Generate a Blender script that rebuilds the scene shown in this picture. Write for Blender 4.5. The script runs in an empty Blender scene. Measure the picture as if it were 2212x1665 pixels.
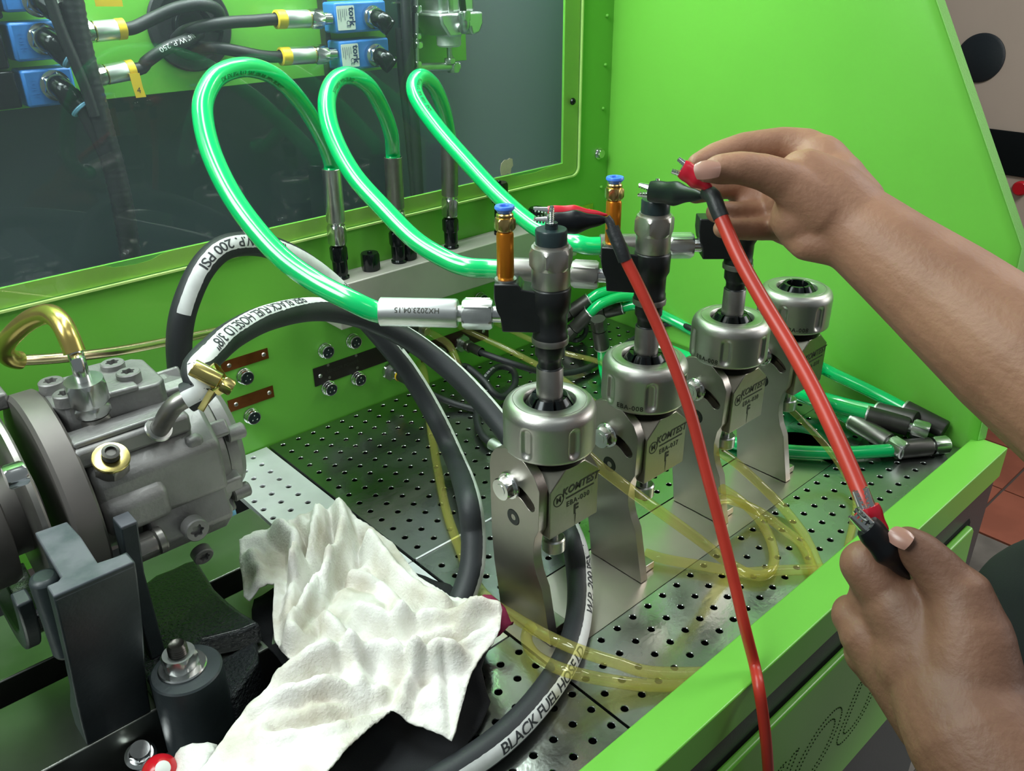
import bpy, bmesh, math, random
from mathutils import Matrix, Vector, noise
from mathutils.geometry import delaunay_2d_cdt
random.seed(7)
S = bpy.context.scene
COL = S.collection
PI = math.pi
def R(d): return math.radians(d)

# ------------------------------------------------------------------ camera
CR = Matrix(((0.7391, 0.3131, -0.5964), (-0.6735, 0.3290, -0.6619), (-0.0110, 0.8909, 0.4541)))
FP, CX, CY, CH = 1828.1, 1106.0, 832.5, 0.46
CO = Vector((0, 0, CH))
cam = bpy.data.cameras.new('camera'); cam_o = bpy.data.objects.new('camera', cam); COL.objects.link(cam_o)
cam.sensor_width = 36; cam.lens = FP/2212*36; cam.clip_start = 0.02; cam.clip_end = 50
cam_o.matrix_world = Matrix.Translation(CO) @ CR.to_quaternion().to_matrix().to_4x4()
S.camera = cam_o
# ------------------------------------------------------------------ world, lamps, exposure
W = bpy.data.worlds.new('world'); S.world = W; W.use_nodes = True
W.node_tree.nodes['Background'].inputs[0].default_value = (0.80, 0.92, 0.93, 1)
W.node_tree.nodes['Background'].inputs[1].default_value = 0.18
def area(name, loc, target, sx, sy, power, col=(0.92, 1.0, 0.98)):
    l = bpy.data.lights.new(name, 'AREA'); l.shape = 'RECTANGLE'; l.size = sx; l.size_y = sy
    l.energy = power; l.color = col
    o = bpy.data.objects.new(name, l); COL.objects.link(o); o.location = loc
    d = Vector(target)-Vector(loc); o.rotation_euler = d.to_track_quat('-Z', 'Y').to_euler()
    return o
area('hood_strip_lamp', (0.34, 0.62, 0.90), (0.42, 0.52, 0.0), 0.7, 0.10, 4.2)
area('ceiling_lamp_left', (-0.75, 0.50, 1.25), (0.5, 0.45, 0.15), 0.5, 0.8, 17.0)
area('ceiling_lamp_front', (0.3, -0.9, 2.1), (0.4, 0.4, 0.0), 1.2, 0.3, 4.0)
area('doorway_daylight', (3.1, -1.0, 0.85), (0.85, 0.2, 0.1), 2.0, 1.1, 42.0, (1.0, 0.98, 0.97))
area('aisle_fill_light', (1.75, -0.15, 1.35), (2.05, 0.25, 0.0), 0.6, 0.6, 20.0, (1.0, 0.98, 0.95))  # added fill, brightens the beige cabinet, floor and panel edge on the right
area('cabinet_inside_lamp', (0.50, 0.775, 0.80), (0.50, 0.86, 0.30), 1.0, 0.04, 9.0)
S.view_settings.view_transform = 'Standard'; S.view_settings.look = 'None'
S.view_settings.exposure = 0.0; S.view_settings.gamma = 1.0; S.view_settings.use_curve_mapping = False

# ------------------------------------------------------------------ photo ray helpers: a pixel meets a plane of the place
def ray(px, py): return CR @ Vector(((px-CX)/FP, -(py-CY)/FP, -1.0))
def P(px, py, X=None, Y=None, Z=None, D=None, PL=None):
    d = ray(px, py)
    if D is not None: t = D
    elif X is not None: t = X/d.x
    elif Y is not None: t = Y/d.y
    elif Z is not None: t = (Z-CH)/d.z
    else:
        o, n = PL; t = (Vector(o)-CO).dot(Vector(n))/d.dot(Vector(n))
    return CO + d*t

# ------------------------------------------------------------------ materials
def M(name, col, rough=0.5, metal=0.0, var=0.0, vs=15.0, bump=0.0, bs=200.0, coat=0.0, trans=0.0, spec=0.5, col2=None, stretch=None, sss=0.0, rvar=0.0, bd=0.001):
    m = bpy.data.materials.new(name); m.use_nodes = True
    nt = m.node_tree; b = nt.nodes['Principled BSDF']
    b.inputs['Base Color'].default_value = (*col, 1); b.inputs['Roughness'].default_value = rough
    b.inputs['Metallic'].default_value = metal; b.inputs['Coat Weight'].default_value = coat
    b.inputs['Coat Roughness'].default_value = 0.12
    b.inputs['Specular IOR Level'].default_value = spec
    if sss: b.inputs['Subsurface Weight'].default_value = sss; b.inputs['Subsurface Radius'].default_value = (0.006, 0.003, 0.002)
    b.inputs['Transmission Weight'].default_value = trans
    tc = nt.nodes.new('ShaderNodeTexCoord'); src = tc.outputs['Object']
    if stretch:
        mp = nt.nodes.new('ShaderNodeMapping'); mp.inputs['Scale'].default_value = stretch
        nt.links.new(src, mp.inputs[0]); src = mp.outputs[0]
    if var > 0 or rvar > 0:
        n = nt.nodes.new('ShaderNodeTexNoise'); n.inputs['Scale'].default_value = vs; n.inputs['Detail'].default_value = 5
        nt.links.new(src, n.inputs['Vector'])
        if var > 0:
            mx = nt.nodes.new('ShaderNodeMix'); mx.data_type = 'RGBA'
            c2 = col2 if col2 else tuple(c*(1-var) for c in col)
            mx.inputs[6].default_value = (*col, 1); mx.inputs[7].default_value = (*c2, 1)
            rp = nt.nodes.new('ShaderNodeMapRange'); rp.inputs[1].default_value = 0.42; rp.inputs[2].default_value = 0.66
            nt.links.new(n.outputs['Fac'], rp.inputs[0]); nt.links.new(rp.outputs[0], mx.inputs[0])
            nt.links.new(mx.outputs[2], b.inputs['Base Color'])
        if rvar > 0:
            rr = nt.nodes.new('ShaderNodeMapRange'); rr.inputs[1].default_value = 0.35; rr.inputs[2].default_value = 0.65
            rr.inputs[3].default_value = max(0.03, rough-rvar); rr.inputs[4].default_value = rough+rvar
            nt.links.new(n.outputs['Fac'], rr.inputs[0]); nt.links.new(rr.outputs[0], b.inputs['Roughness'])
    if bump > 0:
        n2 = nt.nodes.new('ShaderNodeTexNoise'); n2.inputs['Scale'].default_value = bs; n2.inputs['Detail'].default_value = 4
        nt.links.new(src, n2.inputs['Vector'])
        bp = nt.nodes.new('ShaderNodeBump'); bp.inputs['Strength'].default_value = bump; bp.inputs['Distance'].default_value = bd
        nt.links.new(n2.outputs['Fac'], bp.inputs['Height']); nt.links.new(bp.outputs[0], b.inputs['Normal'])
    return m
def clear(name, tint, gloss_rough=0.03, diff=None, dfac=0.0, ior=1.45):
    """thin clear plastic: tinted see-through mixed with a Fresnel reflection and a little diffuse colour"""
    m = bpy.data.materials.new(name); m.use_nodes = True; nt = m.node_tree
    for n in list(nt.nodes): nt.nodes.remove(n)
    out = nt.nodes.new('ShaderNodeOutputMaterial'); t = nt.nodes.new('ShaderNodeBsdfTransparent'); t.inputs[0].default_value = (*tint, 1)
    g = nt.nodes.new('ShaderNodeBsdfGlossy'); g.inputs['Roughness'].default_value = gloss_rough
    fr = nt.nodes.new('ShaderNodeFresnel'); fr.inputs[0].default_value = ior
    base = t.outputs[0]
    if diff:
        d = nt.nodes.new('ShaderNodeBsdfDiffuse'); d.inputs[0].default_value = (*diff, 1)
        mx0 = nt.nodes.new('ShaderNodeMixShader'); mx0.inputs[0].default_value = dfac
        nt.links.new(t.outputs[0], mx0.inputs[1]); nt.links.new(d.outputs[0], mx0.inputs[2]); base = mx0.outputs[0]
    ge = nt.nodes.new('ShaderNodeNewGeometry'); mu = nt.nodes.new('ShaderNodeMath'); mu.operation = 'SUBTRACT'; mu.use_clamp = True   # reflect only on the outer skin
    nt.links.new(fr.outputs[0], mu.inputs[0]); nt.links.new(ge.outputs['Backfacing'], mu.inputs[1])
    mx = nt.nodes.new('ShaderNodeMixShader'); nt.links.new(mu.outputs[0], mx.inputs[0])
    nt.links.new(base, mx.inputs[1]); nt.links.new(g.outputs[0], mx.inputs[2]); nt.links.new(mx.outputs[0], out.inputs[0])
    return m
LIME = (0.160, 0.52, 0.060)
mt = dict(
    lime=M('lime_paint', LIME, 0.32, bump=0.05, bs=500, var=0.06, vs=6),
    lime_lit=M('lime_paint_lit', (0.28, 0.66, 0.16), 0.28, metal=0.15, bump=0.15, bs=900),  # same lime paint, lightened to put the front edge's glare into the colour
    grey_paint=M('dark_grey_paint', (0.030, 0.038, 0.042), 0.42, bump=0.15, bs=700),
    dark_in=M('dark_interior_paint', (0.052, 0.080, 0.088), 0.5, bump=0.1, bs=500),
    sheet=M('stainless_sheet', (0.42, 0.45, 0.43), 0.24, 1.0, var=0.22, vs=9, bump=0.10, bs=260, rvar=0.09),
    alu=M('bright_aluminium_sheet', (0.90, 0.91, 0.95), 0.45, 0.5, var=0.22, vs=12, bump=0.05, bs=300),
    mani=M('matt_grey_manifold', (0.50, 0.475, 0.43), 0.5, 0.45, var=0.12, vs=20),
    warm=M('warm_steel_plate', (0.50, 0.46, 0.41), 0.36, 1.0, var=0.12, vs=10, bump=0.05, bs=300, rvar=0.08),
    tray=M('dark_tray', (0.005, 0.006, 0.006), 0.8, spec=0.2),
    bracket=M('satin_bracket_steel', (0.37, 0.345, 0.31), 0.36, 1.0, var=0.10, vs=25, bump=0.05, bs=500),
    block=M('bronzed_block_steel', (0.30, 0.285, 0.235), 0.34, 1.0, var=0.10, vs=30, bump=0.05, bs=500),
    nut=M('bead_blasted_nickel', (0.50, 0.49, 0.46), 0.40, 1.0, var=0.06, vs=40, bump=0.08, bs=1200),
    thread=M('oiled_thread_steel', (0.10, 0.095, 0.085), 0.3, 0.9),
    chrome=M('bright_zinc', (0.72, 0.73, 0.73), 0.2, 1.0, var=0.10, vs=60),
    zinc=M('satin_zinc', (0.60, 0.62, 0.60), 0.30, 1.0, var=0.14, vs=70, bump=0.05, bs=700),
    alusleeve=M('milled_aluminium', (0.74, 0.76, 0.75), 0.38, 1.0, stretch=(1, 1, 1), var=0.06, vs=80),
    steel_d=M('dark_phosphate_steel', (0.085, 0.082, 0.075), 0.42, 0.7, var=0.2, vs=60),
    steel_m=M('grey_ferrule_steel', (0.30, 0.29, 0.27), 0.38, 0.9, var=0.2, vs=60),
    black_ox=M('black_oxide_steel', (0.018, 0.020, 0.021), 0.34, 0.4, var=0.2, vs=50),
    black_gl=M('black_gloss_metal', (0.010, 0.013, 0.014), 0.16, 0.5),
    black_pl=M('dark_teal_plastic', (0.018, 0.032, 0.035), 0.28),
    black_rb=M('black_rubber', (0.016, 0.018, 0.020), 0.5, bump=0.2, bs=500),
    boot_k=M('black_pvc_boot', (0.006, 0.007, 0.009), 0.36, spec=0.3),
    boot_r=M('red_pvc_boot', (0.50, 0.012, 0.030), 0.3),
    red=M('red_silicone_sleeve', (0.46, 0.034, 0.020), 0.36, var=0.12, vs=30),
    shrink=M('black_heat_shrink', (0.016, 0.018, 0.020), 0.45, bump=0.3, bs=300),
    green=M('green_hose_plastic', (0.0, 0.56, 0.15), 0.22, coat=1.0),
    fuel=M('black_fuel_hose_rubber', (0.022, 0.025, 0.029), 0.55, bump=0.12, bs=700, var=0.15, vs=20),
    stripe=M('white_hose_print', (0.72, 0.74, 0.73), 0.6, var=0.18, vs=60),
    print_k=M('grey_black_print', (0.03, 0.034, 0.04), 0.7),
    print_w=M('white_print', (0.7, 0.72, 0.72), 0.6),
    print_g=M('dark_green_print', (0.0, 0.11, 0.03), 0.5),
    etch=M('laser_etched_mark', (0.030, 0.032, 0.022), 0.6, 0.3),
    blue=M('blue_coil_plastic', (0.035, 0.19, 0.56), 0.38, bump=0.05, bs=400),
    blue_r=M('blue_release_ring', (0.06, 0.20, 0.75), 0.3),
    cyan_r=M('light_blue_collar', (0.22, 0.50, 0.75), 0.4),
    yellow=M('yellow_band', (0.85, 0.58, 0.03), 0.45),
    white=M('white_sticker', (0.75, 0.78, 0.74), 0.5),
    navy=M('navy_print', (0.015, 0.04, 0.12), 0.5),
    orange=M('orange_anodised', (0.62, 0.20, 0.015), 0.3, 0.75, bump=0.1, bs=600),
    brass=M('brass', (0.66, 0.46, 0.18), 0.25, 1.0),
    brass_y=M('yellow_zinc', (0.72, 0.60, 0.22), 0.24, 1.0, var=0.25, vs=60),
    gold=M('gold_sleeve', (0.60, 0.46, 0.14), 0.24, 0.85),
    tubegold=M('champagne_steel_tube', (0.72, 0.58, 0.36), 0.25, 1.0),
    cast=M('grey_cast_aluminium', (0.30, 0.295, 0.29), 0.5, 0.55, var=0.25, vs=25, bump=0.35, bs=350),
    cast_w=M('brown_grey_machined_steel', (0.19, 0.175, 0.165), 0.5, 0.6, var=0.12, vs=20),
    iron=M('dark_slate_painted_iron', (0.030, 0.040, 0.044), 0.42, var=0.25, vs=30, bump=0.15, bs=300),
    iron_top=M('worn_slate_paint', (0.105, 0.110, 0.128), 0.6, var=0.6, vs=45, col2=(0.045, 0.06, 0.068)),
    crackle=M('black_crackle_paint', (0.020, 0.024, 0.030), 0.22, bump=1.0, bs=420, coat=0.5, bd=0.006, spec=0.8),
    bed=M('ground_steel_bed', (0.40, 0.42, 0.38), 0.33, 1.0, var=0.2, vs=14, bump=0.04, bs=300),
    copper=M('copper_label_plate', (0.50, 0.17, 0.06), 0.28, 1.0, var=0.25, vs=60),
    plate_k=M('black_label_plate', (0.014, 0.011, 0.010), 0.35),
    plate_b=M('dark_brown_label_plate', (0.035, 0.010, 0.006), 0.35),
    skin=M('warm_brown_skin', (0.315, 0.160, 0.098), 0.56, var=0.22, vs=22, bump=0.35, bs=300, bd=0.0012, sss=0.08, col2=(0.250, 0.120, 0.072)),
    skin_shade=M('brown_skin_shaded', (0.200, 0.096, 0.058), 0.56, var=0.22, vs=22, bump=0.35, bs=300, bd=0.0012, sss=0.08, col2=(0.150, 0.070, 0.042)),  # darker copy of the skin, the lower hand's shade is in the colour
    nail=M('fingernail', (0.33, 0.175, 0.135), 0.28),
    rag=M('dirty_white_cotton', (0.80, 0.79, 0.75), 0.9, var=0.35, vs=26, bump=0.4, bs=500, bd=0.002, col2=(0.56, 0.52, 0.44)),
    blackcloth=M('black_knit_cloth', (0.008, 0.009, 0.011), 0.95, bump=0.3, bs=900),
    magenta=M('magenta_trim', (0.20, 0.008, 0.045), 0.85, bump=0.3, bs=900),
    redcap=M('red_gloss_plastic', (0.55, 0.01, 0.02), 0.2),
    tile=M('terracotta_tile', (0.36, 0.115, 0.07), 0.5, var=0.2, vs=8),
    tile_g=M('grey_stone_tile', (0.18, 0.165, 0.145), 0.5, var=0.45, vs=9),
    grout=M('grey_grout', (0.10, 0.085, 0.075), 0.8),
    beige=M('beige_cabinet_paint', (0.54, 0.44, 0.37), 0.6, var=0.06, vs=5),
    vent=M('black_vent_mesh', (0.010, 0.016, 0.022), 0.45, bump=0.4, bs=120, stretch=(1, 1, 30)),
    wallp=M('pale_room_wall', (0.55, 0.56, 0.55), 0.8),
    shirt=M('dark_green_fabric', (0.005, 0.008, 0.008), 0.9, bump=0.2, bs=500),
    paper=M('torn_beige_paper', (0.55, 0.48, 0.36), 0.8, var=0.2, vs=60),
    oiltube=clear('clear_yellow_tube', (0.96, 0.94, 0.66), 0.04, (0.85, 0.80, 0.28), 0.11, 1.5),
    acryl=clear('clear_acrylic', (0.94, 0.97, 0.96), 0.015, (0.60, 0.72, 0.78), 0.032, 1.5),  # pale diffuse share paints in the haze reflected on the window
    film=M('yellow_green_sealing_film', (0.33, 0.60, 0.05), 0.4, var=0.08, vs=20),
    acryl_e=M('acrylic_cut_edge', (0.50, 0.72, 0.22), 0.3),
)

# ------------------------------------------------------------------ mesh builder
ROOT = {}
def TAG(o, label=None, cat=None, group=None, kind=None):
    if label: o['label'] = label
    if cat: o['category'] = cat
    if group: o['group'] = group
    if kind: o['kind'] = kind
    return o
def thing(name, label, cat, loc=(0, 0, 0), group=None, kind=None):
    o = bpy.data.objects.new(name, None); COL.objects.link(o); o.location = loc
    o.empty_display_size = 0.01; ROOT[o] = Vector(loc)
    return TAG(o, label, cat, group, kind)
def fr(o, z=(0, 0, 1), x=None):
    z = Vector(z).normalized()
    if x is None: x = Vector((1, 0, 0)) if abs(z.x) < 0.9 else Vector((0, 1, 0))
    x = Vector(x); x = (x - z*x.dot(z)).normalized(); y = z.cross(x); o = Vector(o)
    return Matrix(((x.x, y.x, z.x, o.x), (x.y, y.y, z.y, o.y), (x.z, y.z, z.z, o.z), (0, 0, 0, 1)))
def spline(pts, n=8):
    pts = [Vector(p) for p in pts]; out = []
    q = [pts[0]*2-pts[1]] + pts + [pts[-1]*2-pts[-2]]
    for i in range(1, len(q)-2):
        a, b, c, d = q[i-1:i+3]
        for k in range(n):
            t = k/n
            out.append(0.5*((2*b)+(c-a)*t+(2*a-5*b+4*c-d)*t*t+(3*b-a-3*c+d)*t**3))
    out.append(pts[-1]); return out
def resample(pts, step):
    out = [pts[0]]; acc = 0
    for a, b in zip(pts, pts[1:]):
        L = (b-a).length
        if L < 1e-9: continue
        t = step-acc
        while t <= L: out.append(a.lerp(b, t/L)); t += step
        acc = (acc+L) % step
    if (out[-1]-pts[-1]).length > step*0.3: out.append(pts[-1])
    else: out[-1] = pts[-1]
    return out
def frames(pts):
    n = len(pts); T = []
    for i in range(n): T.append((pts[min(i+1, n-1)]-pts[max(i-1, 0)]).normalized())
    N = T[0].orthogonal().normalized(); out = []; s = 0
    for i in range(n):
        if i: s += (pts[i]-pts[i-1]).length
        N = (N-T[i]*N.dot(T[i])).normalized(); out.append((pts[i], T[i], N, T[i].cross(N), s))
    return out
class MB:
    def __init__(s): s.v = []; s.f = []
    def add(s, vs, fs, Mx=None):
        k = len(s.v); s.v += [Mx @ Vector(v) if Mx else Vector(v) for v in vs]; s.f += [tuple(i+k for i in f) for f in fs]; return s
    def box(s, lo, hi, Mx=None):
        x0, y0, z0 = lo; x1, y1, z1 = hi
        return s.add([(x0,y0,z0),(x1,y0,z0),(x1,y1,z0),(x0,y1,z0),(x0,y0,z1),(x1,y0,z1),(x1,y1,z1),(x0,y1,z1)],
                     [(0,3,2,1),(4,5,6,7),(0,1,5,4),(1,2,6,5),(2,3,7,6),(3,0,4,7)], Mx)
    def prism(s, poly, h0, h1, Mx=None):
        n = len(poly)
        if sum(poly[i][0]*poly[(i+1)%n][1]-poly[(i+1)%n][0]*poly[i][1] for i in range(n)) < 0: poly = poly[::-1]
        vs = [(x, y, h0) for x, y in poly]+[(x, y, h1) for x, y in poly]
        return s.add(vs, [tuple(range(n-1, -1, -1)), tuple(range(n, 2*n))]+[(i, (i+1)%n, n+(i+1)%n, n+i) for i in range(n)], Mx)
    def prism_h(s, outer, holes, h0, h1, Mx=None):
        ed = []; vs = []
        for lp in [outer]+holes:
            k = len(vs); vs += [Vector((x, y)) for x, y in lp]; m = len(lp); ed += [(k+i, k+(i+1)%m) for i in range(m)]
        r = delaunay_2d_cdt(vs, ed, [], 0, 1e-7)
        def inside(p, lp):
            c = False
            for i in range(len(lp)):
                a = lp[i]; b = lp[i-1]
                if (a[1] > p[1]) != (b[1] > p[1]) and p[0] < (b[0]-a[0])*(p[1]-a[1])/(b[1]-a[1])+a[0]: c = not c
            return c
        V2 = [v.copy() for v in r[0]]; F = []
        for f in r[2]:
            c = sum((V2[i] for i in f), Vector((0, 0)))/len(f)
            if inside(c, outer) and not any(inside(c, h) for h in holes): F.append(tuple(f))
        n = len(V2); tv = [(v.x, v.y, h1) for v in V2]+[(v.x, v.y, h0) for v in V2]
        cnt = {}
        for f in F:
            for i in range(len(f)): cnt[(f[i], f[(i+1)%len(f)])] = 1
        side = [(a, n+a, n+b, b) for (a, b) in cnt if (b, a) not in cnt]
        return s.add(tv, F+[tuple(n+i for i in reversed(f)) for f in F]+[tuple(reversed(q)) for q in [(b, n+b, n+a, a) for (a, b) in cnt if (b, a) not in cnt]], Mx)
    def lathe(s, prof, Mx=None, n=32, a0=0.0):
        vs = []; fs = []; rows = []
        for r, z in prof:
            if r < 1e-7: rows.append([len(vs)]); vs.append((0, 0, z))
            else:
                rows.append(list(range(len(vs), len(vs)+n)))
                vs += [(r*math.cos(a0+2*PI*k/n), r*math.sin(a0+2*PI*k/n), z) for k in range(n)]
        for A, B in zip(rows, rows[1:]):
            if len(A) == 1 and len(B) == 1: continue
            for k in range(n):
                k2 = (k+1) % n
                if len(A) == 1: fs.append((A[0], B[k2], B[k]))
                elif len(B) == 1: fs.append((A[k], A[k2], B[0]))
                else: fs.append((A[k], A[k2], B[k2], B[k]))
        return s.add(vs, fs, Mx)
    def cyl(s, r, h0, h1, Mx=None, n=32, c=0.0):
        if c: p = [(0, h0), (r-c, h0), (r, h0+c), (r, h1-c), (r-c, h1), (0, h1)]
        else: p = [(0, h0), (r, h0), (r, h1), (0, h1)]
        return s.lathe(p, Mx, n)
    def hexn(s, r, h0, h1, Mx=None, hole=0.0, a=0.0):
        """hex nut body with turned chamfers; r = across flats / 2"""
        rc = r/math.cos(PI/6); n = 48; vs = []; fs = []; rows = []
        ch = r*0.16
        def rad(th): 
            u = (th % (PI/3))-PI/6
            return r/math.cos(u)
        zs = [(h0, 0), (h0+ch*0.5, 1), (h1-ch*0.5, 1), (h1, 0)]
        for z, full in zs:
            rows.append(list(range(len(vs), len(vs)+n)))
            for k in range(n):
                th = 2*PI*k/n; rr = rad(th)
                if not full: rr = min(rr, r*1.0)
                zz = z
                if full:
                    e = (rr-r)/(rc-r)*ch*0.9
                    zz = z+e if z < (h0+h1)/2 else z-e
                vs.append((rr*math.cos(th+a), rr*math.sin(th+a), zz))
        for A, B in zip(rows, rows[1:]):
            for k in range(n): fs.append((A[k], A[(k+1)%n], B[(k+1)%n], B[k]))
        if hole:
            for z, row, fl in ((h0, rows[0], 0), (h1, rows[-1], 1)):
                k0 = len(vs); vs += [(hole*math.cos(2*PI*k/n+a), hole*math.sin(2*PI*k/n+a), z) for k in range(n)]
                for k in range(n):
                    q = (row[k], row[(k+1)%n], k0+(k+1)%n, k0+k); fs.append(q if fl else q[::-1])
            for k in range(n):
                b0 = k0-n; fs.append((b0+k, k0+k, k0+(k+1)%n, b0+(k+1)%n))
        else: fs.append(tuple(reversed(rows[0]))); fs.append(tuple(rows[-1]))
        return s.add(vs, fs, Mx)
    def tube(s, pts, r, n=16, caps=True):
        F = frames(pts); m = len(F); vs = []; fs = []
        for i, (p, T, N, B, sl) in enumerate(F):
            rr = r(sl, sl/F[-1][4]) if callable(r) else r
            vs += [p+N*(rr*math.cos(2*PI*k/n))+B*(rr*math.sin(2*PI*k/n)) for k in range(n)]
        for i in range(m-1):
            for k in range(n): fs.append((i*n+k, i*n+(k+1)%n, (i+1)*n+(k+1)%n, (i+1)*n+k))
        if caps: fs.append(tuple(range(n-1, -1, -1))); fs.append(tuple((m-1)*n+k for k in range(n)))
        s.add(vs, fs); return F
    def capsule(s, p0, r0, p1, r1, n=20):
        p0 = Vector(p0); p1 = Vector(p1); L = (p1-p0).length
        if L < 1e-6: p1 = p0+Vector((0, 0, 1e-4)); L = 1e-4
        prof = [(0, -r0)]+[(r0*math.cos(a), r0*math.sin(a)) for a in [R(d) for d in (-60, -30, 0)]]
        prof += [(r1*math.cos(a), L+r1*math.sin(a)) for a in [R(d) for d in (0, 30, 60)]]+[(0, L+r1)]
        return s.lathe(prof, fr(p0, p1-p0), n)
    def ball(s, c, r, n=20, sc=(1, 1, 1)):
        prof = [(r*math.cos(R(d)), r*math.sin(R(d))) for d in range(-90, 91, 15)]; prof[0] = (0, -r); prof[-1] = (0, r)
        return s.lathe(prof, Matrix.Translation(Vector(c)) @ Matrix.Diagonal((*sc, 1)), n)
    def mesh(s, name, off=Vector((0, 0, 0)), ang=35):
        me = bpy.data.meshes.new(name); me.from_pydata([v-off for v in s.v], [], s.f); me.update()
        me.polygons.foreach_set('use_smooth', [True]*len(me.polygons)); me.set_sharp_from_angle(angle=R(ang))
        return me
    def build(s, name, m, parent=None, bevel=0.0, label=None, cat=None, group=None, kind=None, ang=35, seg=2):
        off = ROOT.get(parent, Vector((0, 0, 0)))
        me = s.mesh(name, off, ang); o = bpy.data.objects.new(name, me); COL.objects.link(o)
        me.materials.append(mt[m] if isinstance(m, str) else m)
        if parent: o.parent = parent
        ROOT[o] = off
        if bevel:
            b = o.modifiers.new('bevel', 'BEVEL'); b.width = bevel; b.segments = seg; b.limit_method = 'ANGLE'; b.angle_limit = R(40); b.harden_normals = False
        return TAG(o, label, cat, group, kind)
def copy_tree(o, parent=None):
    c = o.copy(); COL.objects.link(c)
    if parent: c.parent = parent
    ROOT[c] = ROOT.get(o, Vector((0, 0, 0)))
    for ch in list(o.children): copy_tree(ch, c)
    return c
# ------------------------------------------------------------------ lettering
FONT_CACHE = {}
def text2d(body, size, bold=0.0, shear=0.0, space=1.0, step=None):
    """flat letter mesh: list of 2-D vertices (origin centred) and faces"""
    cu = bpy.data.curves.new('letters', 'FONT'); cu.body = body; cu.size = size; cu.align_x = 'CENTER'; cu.align_y = 'CENTER'
    cu.offset = bold*size; cu.shear = shear; cu.space_character = space; cu.resolution_u = 3
    o = bpy.data.objects.new('letters', cu); COL.objects.link(o)
    dg = bpy.context.evaluated_depsgraph_get(); me = bpy.data.meshes.new_from_object(o.evaluated_get(dg))
    bm = bmesh.new(); bm.from_mesh(me)
    bpy.data.objects.remove(o); bpy.data.curves.remove(cu); bpy.data.meshes.remove(me)
    if step:
        xs = [v.co.x for v in bm.verts]; ys = [v.co.y for v in bm.verts]
        for ax, lo, hi in ((0, min(xs), max(xs)), (1, min(ys), max(ys))):
            k = lo+step
            while k < hi:
                co = Vector((k, 0, 0)) if ax == 0 else Vector((0, k, 0)); no = Vector((1, 0, 0)) if ax == 0 else Vector((0, 1, 0))
                bmesh.ops.bisect_plane(bm, geom=bm.verts[:]+bm.edges[:]+bm.faces[:], plane_co=co, plane_no=no); k += step
    bm.verts.ensure_lookup_table(); bm.verts.index_update()
    V = [(v.co.x, v.co.y) for v in bm.verts]; F = [tuple(v.index for v in f.verts) for f in bm.faces]
    bm.free(); return V, F
def letters(body, size, Mx, m, parent, name='lettering', bold=0.0, shear=0.0, space=1.0, lift=0.0002):
    V, F = text2d(body, size, bold, shear, space)
    return MB().add([(x, y, lift) for x, y in V], F, Mx).build(name, m, parent)
def wrap_letters(F, r, body, size, s0, ang, m, parent, t=1, bold=0.0, space=1.0, shear=0.0, lift=0.00025, name='lettering'):
    """letters bent round a tube: F = tube frames, s0 arc length of the middle, ang(s) = angle round the tube, t=+1/-1 reading direction"""
    V, Fc = text2d(body, size, bold, shear, space, step=min(0.0018, size*0.25))
    vs = [on_tube(F, s0+t*x, ang, -y*t, r+lift) for x, y in V]
    return MB().add(vs, Fc).build(name, m, parent)
def on_tube(F, s, ang, y, r):
    S_ = F[-1][4]; s = min(max(s, 0), S_)
    lo, hi = 0, len(F)-1
    while hi-lo > 1:
        mid = (lo+hi)//2
        if F[mid][4] <= s: lo = mid
        else: hi = mid
    a, b = F[lo], F[hi]; k = (s-a[4])/max(1e-9, b[4]-a[4])
    p = a[0].lerp(b[0], k); N = a[2].lerp(b[2], k).normalized(); B = a[3].lerp(b[3], k).normalized()
    th = ang(s)+y/r
    return p+(N*math.cos(th)+B*math.sin(th))*r
def facing(F, offs):
    """angle function: towards the viewer side of the bench, turned by offs(fraction)"""
    L = F[-1][4]; tab = []; prev = None
    for p, T, N, B, s in F:
        d = (CO-p); th = math.atan2(d.dot(B), d.dot(N))+offs(s/L)
        if prev is not None:
            while th-prev > PI: th -= 2*PI
            while th-prev < -PI: th += 2*PI
        tab.append((s, th)); prev = th
    def f(s):
        for (s0, a0), (s1, a1) in zip(tab, tab[1:]):
            if s <= s1: return a0+(a1-a0)*(s-s0)/max(1e-9, s1-s0)
        return tab[-1][1]
    return f
def ramp(*kv):
    def f(x):
        if x <= kv[0][0]: return kv[0][1]
        for (x0, y0), (x1, y1) in zip(kv, kv[1:]):
            if x <= x1: return y0+(y1-y0)*(x-x0)/(x1-x0)
        return kv[-1][1]
    return f

# ================================================================== ROOM
fl = MB().box((-2.2, -2.2, -0.90), (4.2, 2.7, -0.857)).build('floor', 'grout', kind='structure')
FT = MB(); w = 0.235
tile_me = MB().box((0, 0, -0.856), (w, w, -0.85)).mesh('floor_tile'); tile_me.materials.append(mt['tile'])
tile_mg = tile_me.copy(); tile_mg.materials.clear(); tile_mg.materials.append(mt['tile_g'])
for i in range(-4, 5):
    for j in range(-7, 9):
        x = 2.029+i*0.242; y = 0.05+j*0.242
        o = bpy.data.objects.new('floor_tile', tile_me if i >= 0 else tile_mg); COL.objects.link(o)
        o.location = (x, y, random.uniform(-0.0008, 0.0008)); o.parent = fl; ROOT[o] = Vector((0, 0, 0))
MB().box((4.2, -2.2, -0.9), (4.3, 2.7, 2.4)).build('wall_right', 'wallp', kind='structure')
MB().box((-2.2, 2.7, -0.9), (4.3, 2.8, 2.4)).build('wall_back', 'wallp', kind='structure')
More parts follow.
